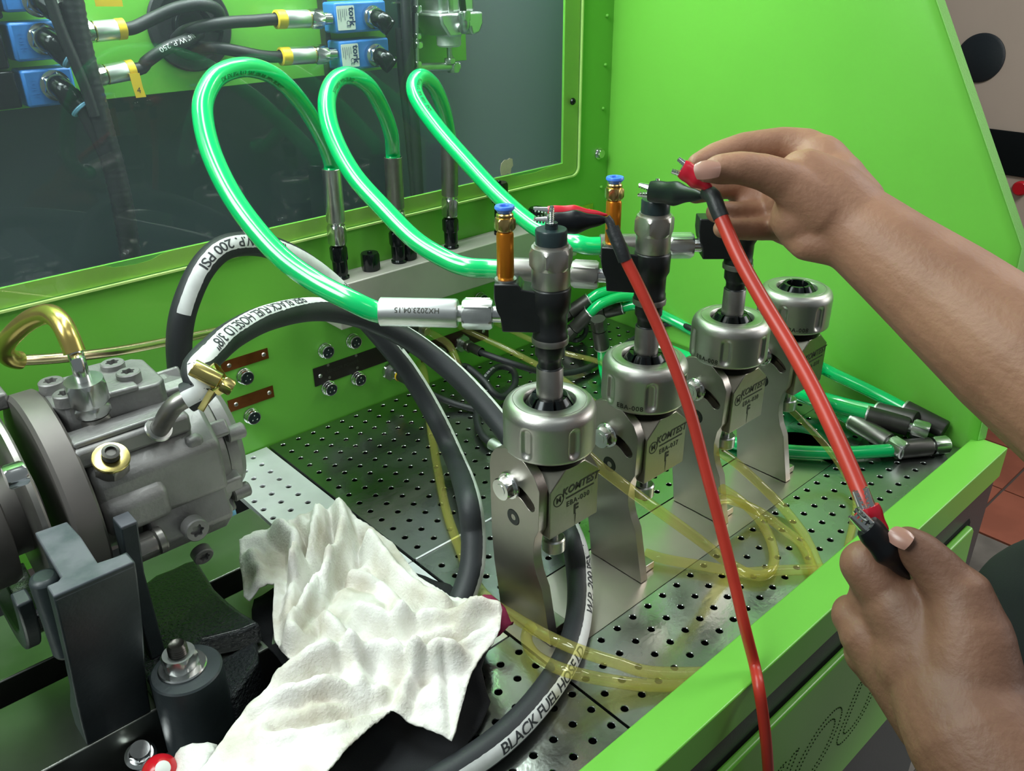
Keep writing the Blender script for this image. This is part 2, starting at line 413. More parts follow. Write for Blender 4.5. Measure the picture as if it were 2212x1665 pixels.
# beige cabinet beyond the bench
XC = 2.62
cab = thing('equipment_cabinet', 'beige floor-standing cabinet with round black vent and black band behind the bench', 'cabinet', (XC+0.25, 1.0, -0.85))
zb0 = P(2178, 378, X=XC).z; zb1 = P(2145, 278, X=XC).z; zk = P(2200, 560, X=XC).z
MB().box((XC, -0.4, zk), (XC+0.5, 1.9, 1.3)).build('body', 'beige', cab, 0.008)
MB().box((XC-0.006, -0.38, zb0), (XC-0.0005, 1.88, zb1)).build('band', 'black_gl', cab, 0.002)
MB().box((XC+0.03, -0.36, -0.84), (XC+0.47, 1.86, zk-0.001)).build('base', 'black_pl', cab, 0.004)
vc = P(2118, 125, X=XC); vr = (P(2118, 70, X=XC)-vc).length*0.97
MB().lathe([(0, 0), (vr, 0), (vr, 0.006), (vr-0.006, 0.010), (0, 0.010)], fr(vc+Vector((0.002, 0, 0)), (-1, 0, 0)), 48).build('round_vent', 'vent', cab)
kn = P(2207, 405, X=XC); MB().cyl(0.02, 0, 0.02, fr(kn, (-1, 0, 0)), 20, 0.004).build('knob', 'redcap', cab)

# ================================================================== TEST BENCH
YB = 0.745; XS = 0.845
bench = thing('test_bench', 'lime green injector test bench with windowed back panel and dark grey front', 'bench', (0.4, 0.45, -0.85))
# back panel with the window opening
MB().prism_h([(-0.35, -0.03), (0.846, -0.03), (0.846, 0.95), (-0.35, 0.95)], [[(-0.25, 0.2275), (0.7605, 0.2275), (0.7605, 0.84), (-0.25, 0.84)]],
             0, 0.003, Matrix(((1, 0, 0, 0), (0, 0, 1, YB), (0, 1, 0, 0), (0, 0, 0, 1)))).build('back_panel', 'lime', bench)
def rrect(x0, z0, x1, z1, r, n=6):
    pts = []
    for cx, cz, a in ((x1-r, z0+r, -90), (x1-r, z1-r, 0), (x0+r, z1-r, 90), (x0+r, z0+r, 180)):
        for k in range(n+1): t = R(a+90*k/n); pts.append((cx+r*math.cos(t), cz+r*math.sin(t)))
    return pts
XZ = lambda y: Matrix(((1, 0, 0, 0), (0, 0, -1, y), (0, 1, 0, 0), (0, 0, 0, 1)))   # local x->X, y->Z, z->-Y
AC = rrect(-0.28, 0.2085, 0.7885, 0.87, 0.012)
ACI = rrect(-0.278, 0.2103, 0.7867, 0.868, 0.0105)
cover = MB().prism(ACI, 0.0006, 0.0034, XZ(YB)).build('window_cover', 'acryl', bench, label='clear acrylic window cover')
MB().prism_h(AC, [ACI], 0.0005, 0.0036, XZ(YB)).build('cut_edge', 'acryl_e', cover)
x_ = P(300, 560, Y=YB).x; x2_ = P(1150, 372, Y=YB).x; zo = 0.2275
hole = [(-0.27, zo)]+[(x_-.030, zo), (x_-.022, zo-.0035), (x_-.004, zo-.0050), (x_+.010, zo-.0042), (x_+.020, zo-.0010), (x_+.026, zo)]+[(x2_-.034, zo), (x2_-.026, zo-.0030), (x2_+.004, zo-.0036), (x2_+.022, zo-.0016), (x2_+.034, zo)]+[(0.7605, zo), (0.7605, 0.86), (-0.27, 0.86)]
MB().prism_h(rrect(-0.276, 0.2112, 0.7858, 0.866, 0.0100), [hole], 0.0001, 0.0004, XZ(YB)).build('sealing_strip', 'film', bench, label='yellow green strip around the window opening')
sp = P(1095, 362, Y=YB-0.0037)
MB().prism([(-.0095, -.0075), (-.004, -.0085), (.001, -.007), (.0055, -.0085), (.0065, -.002), (.0095, .001), (.0085, .009), (.004, .0105), (.001, .009), (-.004, .0095), (-.009, .006), (-.0105, 0)],
           0, 0.0004, XZ(sp.y) @ Matrix.Translation((sp.x, sp.z, 0))).build('torn_sticker', 'paper', bench, label='torn beige sticker remnant')
def button_screw(px, py, m='black_gl', r=0.0042):
    p = P(px, py, Y=YB-0.004); 
    MB().lathe([(0, 0.0028), (r*.35, 0.0028), (r*.36, 0.0012), (0, 0.0012)][2:]+[(r*.36, 0.0030), (r*.75, 0.0024), (r, 0.0008), (r, 0)], fr(p, (0, -1, 0)), 20).build('screw', m, bench)
button_screw(1237, 219)
p = P(1293, 331, Y=YB-0.0)
MB().cyl(0.0075, 0, 0.0015, fr(p, (0, -1, 0)), 24).hexn(0.0052, 0.0015, 0.0062, fr(p, (0, -1, 0))).build('hex_bolt', 'chrome', bench)
wd = MB()
for (px, py) in ((1312, 34), (1308, 140), (1303, 234), (1299, 404)):
    q = P(px, py, Y=YB-0.001); wd.ball(q, 0.0022, 10)
wd.build('weld_dot', 'lime', bench, kind='stuff')
# side panel: folded front edge
prof = [(0.52, 0.95), (0.4186+0, 0), ]
def sideprof(o):
    return [(YB+0.002, -0.03), (YB+0.002, 0.95), (0.691-o, 0.95), (0.2507-o, 0.2137), (0.2432-o, 0.0105), (0.2432-o, -0.03)]
def loft(layers):
    mb = MB(); n = len(layers[0][1]); vs = []; fs = []
    for x, pl in layers: vs += [(x, y, z) for y, z in pl]
    for i in range(len(layers)-1):
        for k in range(n): fs.append((i*n+k, (i+1)*n+k, (i+1)*n+(k+1)%n, i*n+(k+1)%n))
    fs.append(tuple(range(n))); fs.append(tuple((len(layers)-1)*n+k for k in reversed(range(n))))
    return mb.add(vs, fs)
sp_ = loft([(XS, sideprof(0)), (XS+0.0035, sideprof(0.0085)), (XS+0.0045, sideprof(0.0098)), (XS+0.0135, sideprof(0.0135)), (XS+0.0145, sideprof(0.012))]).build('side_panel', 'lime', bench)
pl_e = [(0.691, 0.95), (0.2507, 0.2137), (0.2432, 0.0125)]
def edge_strip(x0, x1, o0, o1, m, name):
    vs = []; fs = []
    for y, z in pl_e: vs += [(x0, y-o0, z), (x1, y-o1, z), (x1, y-o1+.003, z), (x0, y-o0+.003, z)]
    for i in range(2):
        for k in range(4): fs.append((i*4+k, (i+1)*4+k, (i+1)*4+(k+1) % 4, i*4+(k+1) % 4))
    fs += [(0, 1, 2, 3), (11, 10, 9, 8)]
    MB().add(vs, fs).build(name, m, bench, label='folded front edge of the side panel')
edge_strip(XS+0.0048, XS+0.0135, 0.0104, 0.0141, 'lime_lit', 'folded_edge')
# front rail, front panel
MB().prism([(0.2068, -0.0225), (0.2068, 0.012), (0.2395, 0.012), (0.2395, 0.0092), (0.2100, 0.0092), (0.2100, -0.0225)], -0.25, 0.8575, Matrix(((0, 0, 1, 0), (1, 0, 0, 0), (0, 1, 0, 0), (0, 0, 0, 1)))).build('front_rail', 'lime', bench, 0.0013, seg=3)
MB().box((-0.25, 0.2105, -0.80), (0.8575, 0.2135, -0.0226)).box((0.8545, 0.2136, -0.80), (0.8575, 0.745, -0.031)).box((-0.25, 0.2136, -0.80), (0.8544, 0.745, -0.797)).build('front_panel', 'grey_paint', bench, 0.001)
GP = [(-0.05, -0.0560), (0.8030, -0.0570), (0.8090, -0.0640), (0.8180, -0.1500), (0.70, -0.2455), (-0.05, -0.2455)]
MB().prism([(x-(0.006 if x < 0 else -0.006), z+(0.004 if z > -.1 else -.004)) for x, z in GP], 0, 0.0004, XZ(0.2105)).build('panel_gap', 'tray', bench)
gp = MB().prism(GP, 0.0005, 0.0075, XZ(0.2105)).build('door_panel', 'lime', bench, 0.0022, seg=3)
GP2 = [(0.50, -0.30), (0.62, -0.30), (0.64, -0.31), (0.64, -0.42), (0.50, -0.42)]
MB().prism(GP2, 0.0, 0.0065, XZ(0.2105)).build('lower_panel', 'lime', bench, 0.002)
# dotted (punched) outline lettering on the door panel
def dotted(body, size, cx, cz, shear):
    cu = bpy.data.curves.new('letters', 'FONT'); cu.body = body; cu.size = size; cu.align_x = 'CENTER'; cu.align_y = 'CENTER'; cu.shear = shear; cu.fill_mode = 'NONE'
    cu.space_character = 1.05
    o = bpy.data.objects.new('letters', cu); COL.objects.link(o)
    me = bpy.data.meshes.new_from_object(o.evaluated_get(bpy.context.evaluated_depsgraph_get()))
    adj = {}
    for e in me.edges:
        a, b = e.vertices; adj.setdefault(a, []).append(b); adj.setdefault(b, []).append(a)
    V = [v.co.copy() for v in me.vertices]; seen = set(); mb = MB()
    for s0 in adj:
        if s0 in seen: continue
        lp = [s0]; seen.add(s0); cur = s0
        while True:
            nx = [k for k in adj[cur] if k not in seen]
            if not nx: break
            cur = nx[0]; seen.add(cur); lp.append(cur)
        pts = resample([V[k] for k in lp]+[V[lp[0]]], 0.0036)
        for q in pts:
            c = Vector((cx+q.x, 0.2105-0.0076, cz+q.y)); mb.cyl(0.00075, 0, 0.0003, fr(c, (0, -1, 0)), 8)
    bpy.data.objects.remove(o); bpy.data.meshes.remove(me); bpy.data.curves.remove(cu)
    return mb
dotted('VIOU', 0.098, 0.508, -0.160, 0.42).build('dotted_lettering', 'tray', gp, kind='stuff')
# sump under the perforated plates, cabinet interior
MB().box((-0.25, 0.214, -0.05), (0.844, 0.743, -0.045)).build('sump_tray', 'tray', bench)
ci = MB().box((-0.3, 0.905, 0.17), (1.02, 0.915, 0.88)).box((1.01, 0.749, 0.17), (1.02, 0.905, 0.88)).box((-0.3, 0.749, 0.17), (1.01, 0.905, 0.18)).box((-0.3, 0.749, 0.865), (1.01, 0.905, 0.88))
ci.build('cabinet_interior', 'dark_in', bench)
pz = P(200, 218, Y=0.85).z; pxr = P(1008, 131, Y=0.85).x
MB().box((-0.28, 0.850, pz), (pxr, 0.853, 0.86)).build('mounting_plate', 'lime', bench, 0.0005)

# ------------------------------------------------------------------ perforated plates: 18 mm hole grid
HX0, HY0, PIT = 0.3355, 0.7351, 0.0182
def perforated(x0, y0, x1, y1, ox, oy, z=0.0, r=0.0027, slot=None, th=0.0016, fold=None):
    mb = MB(); n = 12
    import bisect
    nx0 = math.floor((x0-ox)/PIT)-1; nx1 = math.ceil((x1-ox)/PIT)+1; ny0 = math.floor((y0-oy)/PIT)-1; ny1 = math.ceil((y1-oy)/PIT)+1
    for i in range(nx0, nx1+1):
        for j in range(ny0, ny1+1):
            cx, cy = ox+i*PIT, oy+j*PIT
            a, b = max(x0, cx-PIT/2), min(x1, cx+PIT/2); c, d = max(y0, cy-PIT/2), min(y1, cy+PIT/2)
            if a >= b-1e-6 or c >= d-1e-6: continue
            if slot and slot(cx, cy): continue
            ok = a < cx-r*1.25 and b > cx+r*1.25 and c < cy-r*1.25 and d > cy+r*1.25
            if not ok: mb.add([(a, c, z), (b, c, z), (b, d, z), (a, d, z)], [(0, 1, 2, 3)]); continue
            out = [(a, c), (cx, c), (b, c), (b, cy), (b, d), (cx, d), (a, d), (a, cy)]
            vs = [(x, y, z) for x, y in out]
            rim = [(cx+r*1.14*math.cos(2*PI*k/16-3*PI/4), cy+r*1.14*math.sin(2*PI*k/16-3*PI/4), z+0.00005) for k in range(16)]
            inn = [(cx+r*math.cos(2*PI*k/16-3*PI/4), cy+r*math.sin(2*PI*k/16-3*PI/4), z-0.0004) for k in range(16)]
            low = [(x, y, z-th-0.0006) for x, y, _ in inn]
            vs += rim+inn+low; fs = []
            for k in range(8):
                A, B = k, (k+1) % 8; u = 8+2*k
                fs += [(A, 8+(2*k+1) % 16, u), (A, B, 8+(2*k+1) % 16), (B, 8+(2*k+2) % 16, 8+(2*k+1) % 16)]
            for k in range(16):
                k2 = (k+1) % 16
                fs += [(8+k, 8+k2, 24+k2, 24+k), (24+k, 24+k2, 40+k2, 40+k)]
            mb.add(vs, fs)
    # rim skirt so the sheet has an edge
    e = th
    for (p, q) in (((x0, y0), (x1, y0)), ((x1, y0), (x1, y1)), ((x1, y1), (x0, y1)), ((x0, y1), (x0, y0))):
        mb.add([(*p, z), (*q, z), (*q, z-e*4), (*p, z-e*4)], [(0, 3, 2, 1)])
    return mb
def plate(mb, m, label, parts=None):
    o = mb.build('perforated_plate', m, label=label, cat='plate', group='perforated plates of the bench deck', ang=20)
    return o
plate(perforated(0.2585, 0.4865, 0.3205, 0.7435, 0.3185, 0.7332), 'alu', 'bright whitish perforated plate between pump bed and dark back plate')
plate(perforated(0.3235, 0.4865, 0.8435, 0.7435, HX0, HY0), 'sheet', 'dark reflective perforated plate along the foot of the back panel')
slotc = (0.752, 0.3568)
pb = plate(perforated(0.3235, 0.3935, 0.8435, 0.4840, HX0, 0.7351-PIT*17.9), 'sheet', 'narrow perforated steel plate just behind the four injector stands')
plate(perforated(0.3235, 0.2130, 0.8435, 0.3200, 0.3508, 0.2947), 'sheet', 'perforated steel plate along the front rail before the injector stands')
pr_ = perforated(0.762, 0.3205, 0.8435, 0.3930, 0.3508+PIT*23, 0.2947)
pr_.prism([(0.7619, 0.3932), (0.722, 0.3932)]+[(0.722+0.0364*math.sin(R(a)), 0.35685+0.0364*math.cos(R(a))) for a in range(0, 181, 12)]+[(0.722, 0.3205), (0.7619, 0.3205)], -.0016, 0)
plate(pr_, 'sheet', 'short perforated plate right of the rearmost injector stand')
plate(perforated(0.2200, 0.2130, 0.3212, 0.3625, 0.3154, 0.3461), 'sheet', 'perforated plate in the front corner under the black hose')
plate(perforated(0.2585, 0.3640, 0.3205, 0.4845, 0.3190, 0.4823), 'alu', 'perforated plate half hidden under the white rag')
# raised fold lines
MB().box((0.3240, 0.4842, -0.002), (0.8430, 0.4863, 0.0009)).box((0.2590, 0.4847, -0.002), (0.3200, 0.4863, 0.0009)).build('fold_line', 'alu', bench, 0.0004)
# slotted base plate carrying the stands
sl = [(0.3240, 0.3212), (0.3240, 0.3925), (0.722, 0.3925)]+[(0.722+0.0357*math.sin(R(a)), 0.35685+0.0357*math.cos(R(a))) for a in range(0, 181, 15)]
MB().prism(sl, -0.006, -0.0006).build('slide_plate', 'warm', label='plain warm grey steel base plate under the four injector stands', cat='plate', bevel=0.0004)

# ================================================================== INJECTOR STANDS (bracket, block, clamp nut, collet)
def arc(c, r, a0, a1, n): return [(c[0]+r*math.cos(R(a0+(a1-a0)*k/n)), c[1]+r*math.sin(R(a0+(a1-a0)*k/n))) for k in range(n+1)]
BO = [(-.036, 0), (-.031, .024), (-.0262, .047), (-.0205, .058), (-.0175, .068), (-.0168, .078), (-.0185, .090), (-.0222, .098), (-.0230, .131), (-.0180, .1405), (-.008, .1480), (.002, .1515), (.012, .1515), (.022, .1470), (.027, .140), (.029, .131), (.0285, .070), (.0265, .045), (.0225, .020), (.020, .0)]
PIV = (.004, .0965)
SLOT = arc(PIV, .0305, 52, 134, 10)+arc((PIV[0]+.026*math.cos(R(134)), PIV[1]+.026*math.sin(R(134))), .0045, 134, 314, 5)[1:-1]+arc(PIV, .0215, 134, 52, 10)+arc((PIV[0]+.026*math.cos(R(52)), PIV[1]+.026*math.sin(R(52))), .0045, 232, 412, 5)[1:-1]
YZ = lambda x: Matrix(((0, 0, 1, x), (1, 0, 0, 0), (0, 1, 0, 0), (0, 0, 0, 1)))   # local x->Y, y->Z, z->X
SLOTS6 = 6
def make_nut_mesh():
    n = 240; prof = [(.0255, .1480), (.0315, .1480), (.0326, .1490)]
    for k in range(0, 21): prof.append((.0330, .1495+.0260*k/20))
    prof += [(.0329, .1765), (.0324, .1788), (.0314, .1808), (.0300, .1824), (.0284, .1834), (.0270, .1838), (.0262, .1838), (.0260, .1833), (.0256, .1833), (.0254, .1838), (.0190, .1840), (.0183, .1834), (.0178, .170), (0.0178, .150)]
    vs = []; fs = []
    for r, z in prof:
        for k in range(n):
            th = 2*PI*k/n; rr = r
            if r > .0325 and .149 <= z <= .1757:
                u = ((th/(2*PI/6)+.5) % 1-.5)*(2*PI/6)*.033; hw = .0044
                zc = min(max(z, .1560), .1705); d = math.hypot(u, z-zc)/hw
                if d < 1.0: rr = r-.0022*min(1, (1-d)*2.2)**0.8
                elif d < 1.15: rr = r
            vs.append((rr*math.cos(th), rr*math.sin(th), z))
    for i in range(len(prof)-1):
        for k in range(n): fs.append((i*n+k, i*n+(k+1) % n, (i+1)*n+(k+1) % n, (i+1)*n+k))
    return MB().add(vs, fs)
def make_stand():
    t = thing('injector_stand', 'stand', 'injector stand')
    MB().prism_h(BO, [SLOT], -.0318, -.0238, YZ(0)).build('bracket', 'bracket', t, 0.0007)
    MB().box((-.0238, -.030, 0), (-.008, .018, .0065)).build('foot', 'bracket', t, 0.0006)
    for y in (-.012, .010):
        MB().lathe([(0, .0085), (.0022, .0085), (.0024, .0125), (.0045, .0125), (.0048, .012), (.0048, .0066), (0, .0066)][::-1], fr((-.0150, y, 0)), 20).build('socket_bolt', 'black_ox', t)
    # tilting block: chamfered upper corners
    x0, x1, y0, y1 = -.0233, .0262, -.0250, .0250; c = .0150
    oc = [(x0+c, y0), (x1-c, y0), (x1, y0+c), (x1, y1-c), (x1-c, y1), (x0+c, y1), (x0, y1-c), (x0, y0+c)]
    sq = [(x0, y0), (x1, y0), (x1, y1), (x0, y1)]
    vs = [(x, y, .0875) for x, y in sq]+[(x, y, .1270) for x, y in sq]+[(x, y, .1400) for x, y in oc]
    fs = [(3, 2, 1, 0), (8, 9, 10, 11, 12, 13, 14, 15)]
    fs += [(0, 1, 5, 9, 8, 4), (1, 2, 6, 11, 10, 5), (2, 3, 7, 13, 12, 6), (3, 0, 4, 15, 14, 7), (4, 8, 15), (5, 10, 9), (6, 12, 11), (7, 14, 13)]
    blk = MB().add(vs, fs).build('clamp_block', 'block', t, 0.0006)
    F = Matrix(((1, 0, 0, 0), (0, 0, -1, y0), (0, 1, 0, 0), (0, 0, 0, 1)))
    th = MB(); z = .1395
    tp = [(.0245, z)]
    for k in range(5): tp += [(.0262, z+.0006+k*.0018), (.0246, z+.0014+k*.0018)]
    th.lathe(tp+[(.0246, .1495), (.0, .1495)], None, 64).build('threaded_neck', 'thread', t)
    nut = make_nut_mesh().build('clamp_nut', 'nut', t, ang=50)
    for k in range(6):
        a0 = R(k*60+4); a1 = R(k*60+56); mb = MB(); vs = []; m_ = 6
        for z, ri, ro in ((.168, .0094, .0172), (.1800, .0094, .0172), (.1835, .0094, .0150), (.1870, .0096, .0125)):
            for q in range(m_+1):
                a = a0+(a1-a0)*q/m_; vs.append((ri*math.cos(a), ri*math.sin(a), z))
            for q in range(m_+1):
                a = a0+(a1-a0)*q/m_; vs.append((ro*math.cos(a), ro*math.sin(a), z))
        W_ = 2*(m_+1); fs = []
        for L in range(3):
            for q in range(m_):
                i = L*W_+q; j = i+W_; fs += [(i+1, i, j, j+1)]; i += m_+1; j += m_+1; fs += [(i, i+1, j+1, j)]
            i = L*W_; fs += [(i, i+m_+1, i+W_+m_+1, i+W_), (i+m_+m_+1, i+m_, i+W_+m_, i+W_+m_+m_+1)]
        for q in range(m_): i = 3*W_+q; fs.append((i, i+m_+1, i+m_+2, i+1))
        mb.add(vs, fs).build('collet_jaw', 'black_gl', t, ang=25)
    # bolt through the slot, pivot screw, knurled drain knob
    bx = -.0318; by = PIV[0]+.026*math.cos(R(82)); bz = PIV[1]+.026*math.sin(R(82)); B = fr((bx, by, bz), (-1, 0, 0), (0, 1, .35))
    bo = MB().lathe([(0, 0), (.0104, 0), (.0104, .0012), (.0099, .0018), (0, .0018)], B, 32).hexn(.0080, .0018, .0090, B).cyl(.0046, .009, .0094, B, 20).build('hex_bolt', 'chrome', t)
    Bp = fr((bx+.0002, PIV[0], PIV[1]), (-1, 0, 0))
    MB().lathe([(.0066, 0), (.0066, .0002), (.0060, .0006), (.0026, .0005), (.0023, .00005), (0, .00005)], Bp, 24).build('pivot_screw', 'black_ox', t)
    kn_ = MB().cyl(.0034, .070, .088, fr((-.004, -.010, 0)), 16)
    pr = [(0, .0610), (.0075, .0610), (.0088, .0622), (.0088, .0715), (.0076, .0728), (0, .0728)]
    kn_.lathe(pr, fr((-.004, -.010, 0)), 40).build('drain_knob', 'zinc', t, 0.0002)
    return t, blk, nut, F
STX = [0.3685, 0.4724, 0.5863, 0.6891]; STY = 0.370
STLAB = ['injector stand nearest the camera, its clamp nut holding the first injector', 'injector stand with the second injector, red lead crossing its clamp nut',
         'injector stand behind the red leads holding the third injector below the hand', 'rearmost injector stand with an empty clamp nut before the green side wall']
proto, blk0, nut0, FB = make_stand()
stands = []
for i in range(4):
    if i == 0: t = proto
    else: t = copy_tree(proto)
    t.location = (STX[i], STY, 0); t['label'] = STLAB[i]; t['group'] = 'injector stands along the slotted plate'
    stands.append(t)
def child(t, pre): return [c for c in t.children if c.name.split('.')[0] == pre][0]
NROT = [-135-28, -141.8+11, -147.6-3, -152-15]
for i, t in enumerate(stands):
    nut = child(t, 'clamp_nut'); nut.rotation_euler.z = R(NROT[i])
    blk = child(t, 'clamp_block')
    LF = FB @ Matrix.Translation((0.001, .117, 0))
    mb = MB()
    V, F_ = text2d('KOMTEST', .0085, .028, .22, 1.0); mb.add([(x+.0062, y+.0045, .00015) for x, y in V], F_, LF)
    V, F_ = text2d('EBA-03'+'0708'[i], .0060, .018, 0, 1.15); mb.add([(x+.0040, y-.0070, .00015) for x, y in V], F_, LF)
    V, F_ = text2d('F', .0110, .04, .0, 1); mb.add([(x+.0020, y-.0150, .00015) for x, y in V], F_, LF)
    mb.add([(-.0035+.0046, -.0185, .00015), (.0020+.0002, -.0185, .00015), (.0008+.0004, -.0300, .00015)], [(2, 1, 0)], LF)
    mb.add([(x, y-.0018, .00015) for x, y in ((-.0085, 0), (.0205, 0), (.0205, .0012), (-.0085, .0012))], [(0, 1, 2, 3)], LF)
    ring = [(.0048, .0041)]
    n = 28; vs = [((r)*math.cos(2*PI*k/n)-.0158, (r)*math.sin(2*PI*k/n)+.0005, .00015) for r in (.0052, .0044) for k in range(n)]
    mb.add(vs, [(k, (k+1) % n, n+(k+1) % n, n+k) for k in range(n)], LF)
    V, F_ = text2d('M', .0070, .02, .0, 1); mb.add([(x-.0158, y+.0005, .00015) for x, y in V], F_, LF)
    mb.build('etched_marking', 'etch', blk)
    if i > 0:
        va = math.degrees(math.atan2(-STY, -STX[i])); tx = {1: -27/92, 2: -45/87, 3: 12/78}[i]
        ang0 = R(va)+math.asin(tx)-R(NROT[i]); V, F_ = text2d('EBA-008', .0054, .022, 0, 1.15, step=.0012)
        MB().add([(.0332*math.cos(ang0+x/.0332), .0332*math.sin(ang0+x/.0332), .1535+y) for x, y in V], F_).build('engraved_code', 'etch', nut)
# ================================================================== INJECTORS
AD = R(138)
ADS = [R(133), R(126), R(137)]
def make_injector(full=True):
    t = thing('fuel_injector', 'injector', 'injector')
    body = MB()
    body.lathe([(0, .226), (.0112, .226), (.0118, .2275), (.0118, .2345), (.0112, .2355), (.0114, .248), (.0133, .252), (.0135, .2655), (.0128, .2668), (0, .2668)], None, 40)
    pa = [(0, .237), (.0315, .237), (.0325, .247), (.0350, .252), (.0365, .260), (.0365, .2705), (.021, .2705), (.0195, .2690), (.0185, .2670), (0, .2640)]
    body.prism(pa, -.0092, .0092, Matrix(((1, 0, 0, 0), (0, 0, -1, 0), (0, 1, 0, 0), (0, 0, 0, 1))))
    body.build('injector_body', 'black_ox', t, 0.0009)
    MB().lathe([(0, .1775), (.0090, .1775), (.0091, .2085), (.0088, .2090), (.0080, .2095), (.0080, .2135), (.0088, .216), (.0102, .218), (.0104, .2262), (0, .2262)], None, 40).build('nozzle_nut', 'black_ox', t)
    MB().lathe([(.0091, .180), (.0093, .180), (.0093, .2082), (.0089, .2088)], None, 40).build('nozzle_sleeve', 'steel_m', t)
    MB().lathe([(.0104, .2264), (.0124, .2268), (.0126, .2300), (.0122, .2312), (.0104, .2312)], None, 40).build('clip_ring', 'steel_m', t)
    so = MB().lathe([(0, .2668), (.0122, .2668), (.0126, .2676), (.0126, .2800), (0, .2800)], None, 48).hexn(.01275, .2796, .2935, None, a=.35)
    so.lathe([(.0112, .2930), (.0112, .2955), (0, .2955)], None, 40).build('solenoid_nut', 'nut', t, ang=28)
    MB().lathe([(0, .2952), (.0098, .2952), (.0103, .2958), (.0103, .3042), (.0098, .3050), (.0042, .3052), (.0041, .3090), (.0036, .3094), (0, .3094)], None, 40).build('plastic_cap', 'black_pl', t)
    for s in (1, -1):
        MB().lathe([(.0014, .309), (.0017, .310)]+[(.0017 if k % 2 else .0014, .3104+k*.0007) for k in range(11)]+[(.0012, .3186), (0, .3186)], fr((0, s*.0042, 0)), 14).build('terminal_post', 'chrome', t)
    st = fr((.0315, 0, .2462), (1, 0, 0))
    MB().cyl(.0056, -.002, .0085, st, 24).build('inlet_stub', 'chrome', t)
    MB().cyl(.0072, .0070, .0094, st, 24, .0006).build('seal_ring', 'black_ox', t)
    if full:
        q = fr((.0295, 0, 0))
        lf = MB().lathe([(0, .2700), (.0072, .2700), (.0072, .2716), (0, .2716)], q, 28).build('seat_ring', 'zinc', t)
        ad = MB().lathe([(0, .2712), (.0050, .2712), (.0056, .2740), (.0056, .3015), (.0050, .3028), (.0040, .3030), (0, .3030)], q, 32).build('adapter_sleeve', 'orange', t)
        pf = MB().cyl(.0040, .3025, .3045, q, 20).hexn(.0060, .3042, .3120, q).lathe([(.0052, .3118), (.0056, .3128), (.0056, .3142), (.0050, .3150), (.0042, .3152)], q, 28).build('push_fitting', 'brass', t)
        MB().lathe([(.0030, .3120), (.0030, .3190), (.0034, .3196), (.0060, .3196), (.0064, .3188), (.0064, .3178), (.0055, .3168), (.0042, .3152)][::-1], q, 32).build('release_ring', 'blue_r', pf)
    t.rotation_euler.z = AD
    return t
i1 = make_injector(True); i1.location = (STX[0], STY, 0)
i2 = copy_tree(i1); i2.location = (STX[1], STY, 0)
i3 = make_injector(False); i3.location = (STX[2], STY, 0)
for t, l in ((i1, 'black diesel injector nearest the camera with orange adapter and two clips on its posts'), (i2, 'second black diesel injector with orange adapter, one black clip on its post'), (i3, 'third black diesel injector partly hidden behind the raised hand')):
    t['label'] = l; t['group'] = 'diesel injectors in the stands'; t.rotation_euler.z = ADS[(i1, i2, i3).index(t)]
AV = Vector((math.cos(AD), math.sin(AD), 0))
# ================================================================== MANIFOLD with outlets and the three looped green hoses
mz = 0.1665
man = thing('outlet_manifold', 'grey steel manifold bar on the green back panel with black outlet fittings', 'manifold', (0.58, 0.727, 0.12))
MB().box((0.405, 0.7085, 0.119), (0.752, 0.7445, mz)).build('bar', 'mani', man, 0.0012)
MB().cyl(.0175, 0, .004, fr((0.752, 0.727, 0.146), (1, 0, 0)), 32, 0.001).build('end_disc', 'zinc', man)
def outlet(x, y=0.728):
    q = fr((x, y, 0))
    MB().lathe([(0, mz), (.0085, mz), (.0085, mz+.002), (.0070, mz+.0035), (.0076, mz+.006), (.0076, mz+.019), (0, mz+.019)], q, 28).hexn(.0078, mz+.0185, mz+.0335, q, a=.3).cyl(.006, mz+.033, mz+.037, q, 20).build('outlet_fitting', 'black_gl', man)
FX = [0.4225, 0.4949, 0.5667]
for x in FX: outlet(x)
def cap(x, y, h0, h1, tall=False):
    q = fr((x, y, 0)); mb = MB()
    if tall: mb.cyl(.0062, mz, h0+.001, q, 24).cyl(.0072, mz, mz+.004, q, 24)
    mb.hexn(.0088, h0, h1, q, a=.2).cyl(.0026, h1-.001, h1+.002, q, 16, .0005); mb.build('blanking_cap', 'black_gl', man)
cap(P(785, 560, Z=mz+.008).x, 0.728, mz, mz+.0185); cap(P(885, 545, Z=mz+.008).x, 0.730, mz, mz+.0185)
cap(0.6400, 0.728, 0.2045, 0.2275, True); cap(0.700, 0.728, mz, mz+.020)
def ferrule(pts_end, d, L, r, parent, m, flare=True, name='ferrule', n=32):
    Q = fr(pts_end, d)
    return MB().lathe([(r*.80, .004), (r*.92, .0), (r*.94, -.0006), (r, -.0002), (r, L-.0015), (r*.93, L), (r*.5, L), (0, L)], Q, n).build(name, m, parent)
def hose_end(parent, p_in, d, Lf, rf, gap, Ln, rn, mf, mn, tail=True):
    """p_in: where the hose enters the ferrule, d: direction away from the hose. Returns end point"""
    d = Vector(d).normalized(); f = ferrule(p_in, d, Lf, rf, parent, mf)
    Q = fr(p_in, d)
    mb = MB().cyl(rn*.62, Lf-.001, Lf+gap+.001, Q, 24)
    mb.hexn(rn, Lf+gap, Lf+gap+Ln, Q, a=.26); mb.build('swivel_nut', mn, parent, ang=28)
    return Vector(p_in)+d*(Lf+gap+Ln), f
labs = ['largest looped green hose, arching over the black hoses to the first injector', 'middle looped green hose, running to the second injector', 'smallest looped green hose at the back, running to the third injector']
mats_f = [('alusleeve', 'zinc', 'zinc', 'chrome'), ('steel_m', 'steel_m', 'steel_m', 'zinc'), ('steel_m', 'zinc', 'steel_m', 'chrome')]
